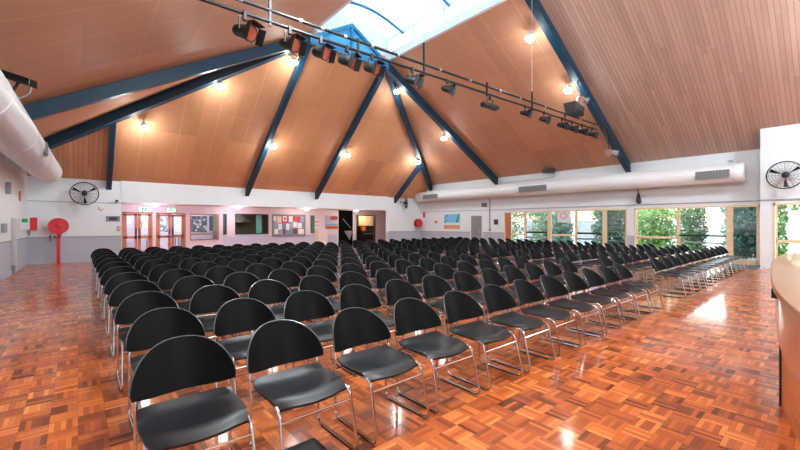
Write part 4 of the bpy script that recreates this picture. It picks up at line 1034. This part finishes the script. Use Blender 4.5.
CP, RP_ = .621, 1.014
proto = None
for blk, (x0, nm) in enumerate(((.524, 'left'), (9.22, 'right'))):
    for r in range(12):
        for c in range(12):
            rr = 'front row' if r == 0 else ('rearmost row' if r == 11 else ORD[r]+' row')
            lab = 'black chair in %s block, %s, %s' % (nm, rr, ('leftmost seat' if c == 0 else 'rightmost seat' if c == 11 else ORD[c]+' seat from left'))
            loc = (x0-(.045 if r == 0 else -.016)+c*CP-(blk*.065*r*(1-c/11))+rnd.uniform(-.008, .008), 2.30+r*RP_+rnd.uniform(-.012, .012), 0); rz = rnd.uniform(-.02, .02)
            if proto is None:
                proto = make_chair(lab); proto['group'] = 'black chairs of the left block'; index_kids(proto); o = proto
                proto.location = loc; proto.rotation_euler = (0, 0, rz)
            else:
                o = copy_tree(proto, loc=loc, rot=(0, 0, rz), label=lab, skip=('glide',) if r > 3 else ())
            o['group'] = 'black chairs of the %s block' % nm

# ---------------------------------------------------------------- garden outside
struct('floor_terrace', MB().box(XR+TK, XR+30, -22, 40, -.2, -.03), mat('pale_concrete', (206, 200, 190), .8, noise=.06, nscale=2), 'pale concrete terrace outside the glazed doors', 'terrace')
simple('lawn', MB().box(XR+.3, XR+8.8, -20, 1.72, -.03, .0), mat('grass_green', (120, 160, 70), .9, noise=.2, nscale=20), 'bright green lawn outside beyond the counter window', 'lawn')
m_leaf = [mat('leaf_dark', (60, 100, 52), .5, noise=.3, nscale=5), mat('leaf_mid', (96, 140, 66), .5, noise=.3, nscale=5), mat('leaf_blue', (74, 112, 96), .5, noise=.3, nscale=5)]
m_bark = wood('bark', (110, 90, 72))
def shrub(x, y, rx, ry, h, mi, label, n=900, leaf=.1, z0=.15, cat='shrub', name='garden_shrub', group='shrubs outside the glazed doors'):
    t = thing(name, label, cat, (x, y, 0), group=group)
    b = MB()
    for _ in range(n):
        while True:
            u = Vector((rnd.uniform(-1, 1), rnd.uniform(-1, 1), rnd.uniform(-1, 1)))
            if math.hypot(u.x, u.y) < (1 if u.z < .35 else 1-.62*((u.z-.35)/.65)**2)*(1+.12*math.sin(u.z*9+x)): break
        p = Vector((x+u.x*rx, y+u.y*ry, z0+(u.z*.5+.5)*(h-z0))); d = Vector((rnd.gauss(0, 1), rnd.gauss(0, 1), rnd.gauss(0, 1))).normalized(); e = d.orthogonal().normalized()
        L = leaf*rnd.uniform(.6, 1.3); w_ = L*.38
        i = len(b.v); b.v += [tuple(p-d*L*.5), tuple(p+e*w_), tuple(p+d*L*.5), tuple(p-e*w_)]; b.f.append((i, i+1, i+2, i+3))
    b.build('foliage', m_leaf[mi], t)
    s = MB()
    for _ in range(5): s.tube([(x+rnd.uniform(-.08, .08), y+rnd.uniform(-.08, .08), 0), (x+rnd.uniform(-.3, .3)*rx, y+rnd.uniform(-.3, .3)*ry, h*.5), (x+rnd.uniform(-.6, .6)*rx, y+rnd.uniform(-.6, .6)*ry, h*.85)], [.03, .02, .01], 5)
    s.build('stems', m_bark, t)
spots = [(2.3, 2.55, .8, .6, 2.7, 2, 'dark bushy shrub outside the near fixed pane', 1500), (4.6, 2.9, .9, .75, 2.9, 2, 'blue green shrub outside behind the near fixed pane shrub', 1300), (4.9, 4.85, .8, .65, 2.6, 0, 'tall shrub outside the right pane of the near doors', 1000),
         (2.6, 5.9, .85, .98, 2.3, 1, 'mid green shrub outside the left pane of the near doors', 1500), (4.4, 8.3, .9, .95, 2.7, 0, 'dense shrub outside left end of the near doors', 1300), (2.6, 10.3, .6, .7, 2.4, 2, 'slim shrub outside the louvre pane', 1000),
         (4.4, 12.0, 1.0, 1.1, 2.6, 1, 'light shrub outside the far doors, right side', 1100), (2.6, 14.0, .7, .7, 1.4, 1, 'low round shrub outside the far doors', 800), (5.2, 15.4, 1.0, 1.2, 3.0, 0, 'tall shrub outside the far doors, left side', 1200), (6.5, 19.0, 1.2, 1.6, 3.2, 1, 'big shrub outside beyond the far end of the doors', 1200)]
for (dx, y, rx, ry, h, mi, lb, n) in spots: shrub(XR+dx, y, rx, ry, h, mi, lb, n*3, leaf=.13)
shrub(XN+3.2, 1.62, .5, .25, 3.0, 1, 'light green shrub outside the counter window', 1000, leaf=.14)
for k, (x, y) in enumerate(((XR+11, 0), (XR+12, 9), (XR+13, 19))):
    shrub(x, y, 2.4, 2.6, 6.5, (0, 1, 0)[k], ['garden tree beyond the lawn', 'garden tree beyond the terrace in line with the near doors', 'garden tree beyond the terrace in line with the far doors'][k], 1800, .3, 2.2, 'tree', 'garden_tree', 'trees outside')
t = thing('garden_fence', 'white slatted garden fence beyond the terrace shrubs', 'fence', (XR+9, 8, 0))
for k in range(10): MB().box(XR+9, XR+9.1, -12+k*4, -11.9+k*4, -.03, 1.7).build('post', m_white, t)
sl_ = MB()
for k in range(8): sl_.box(XR+8.97, XR+9, -12, 24.1, .1+k*.2, .26+k*.2)
sl_.build('slats', m_white, t)
p = onX(563.5, 217, XR)
t = thing('window_notice', 'white notice with a red ring stuck on the far door glass', 'notice', (XR+.03, p.y, p.z-.2))
MB().box(XR+.025, XR+.032, p.y-.33, p.y+.33, p.z-.27, p.z+.27).build('sheet', m_white, t)
MB().tube([(XR+.02, p.y+.15*math.cos(a), p.z+.06+.13*math.sin(a)) for a in [2*PI*i/24 for i in range(24)]], .016, 5, True).build('red_ring', m_red, t)
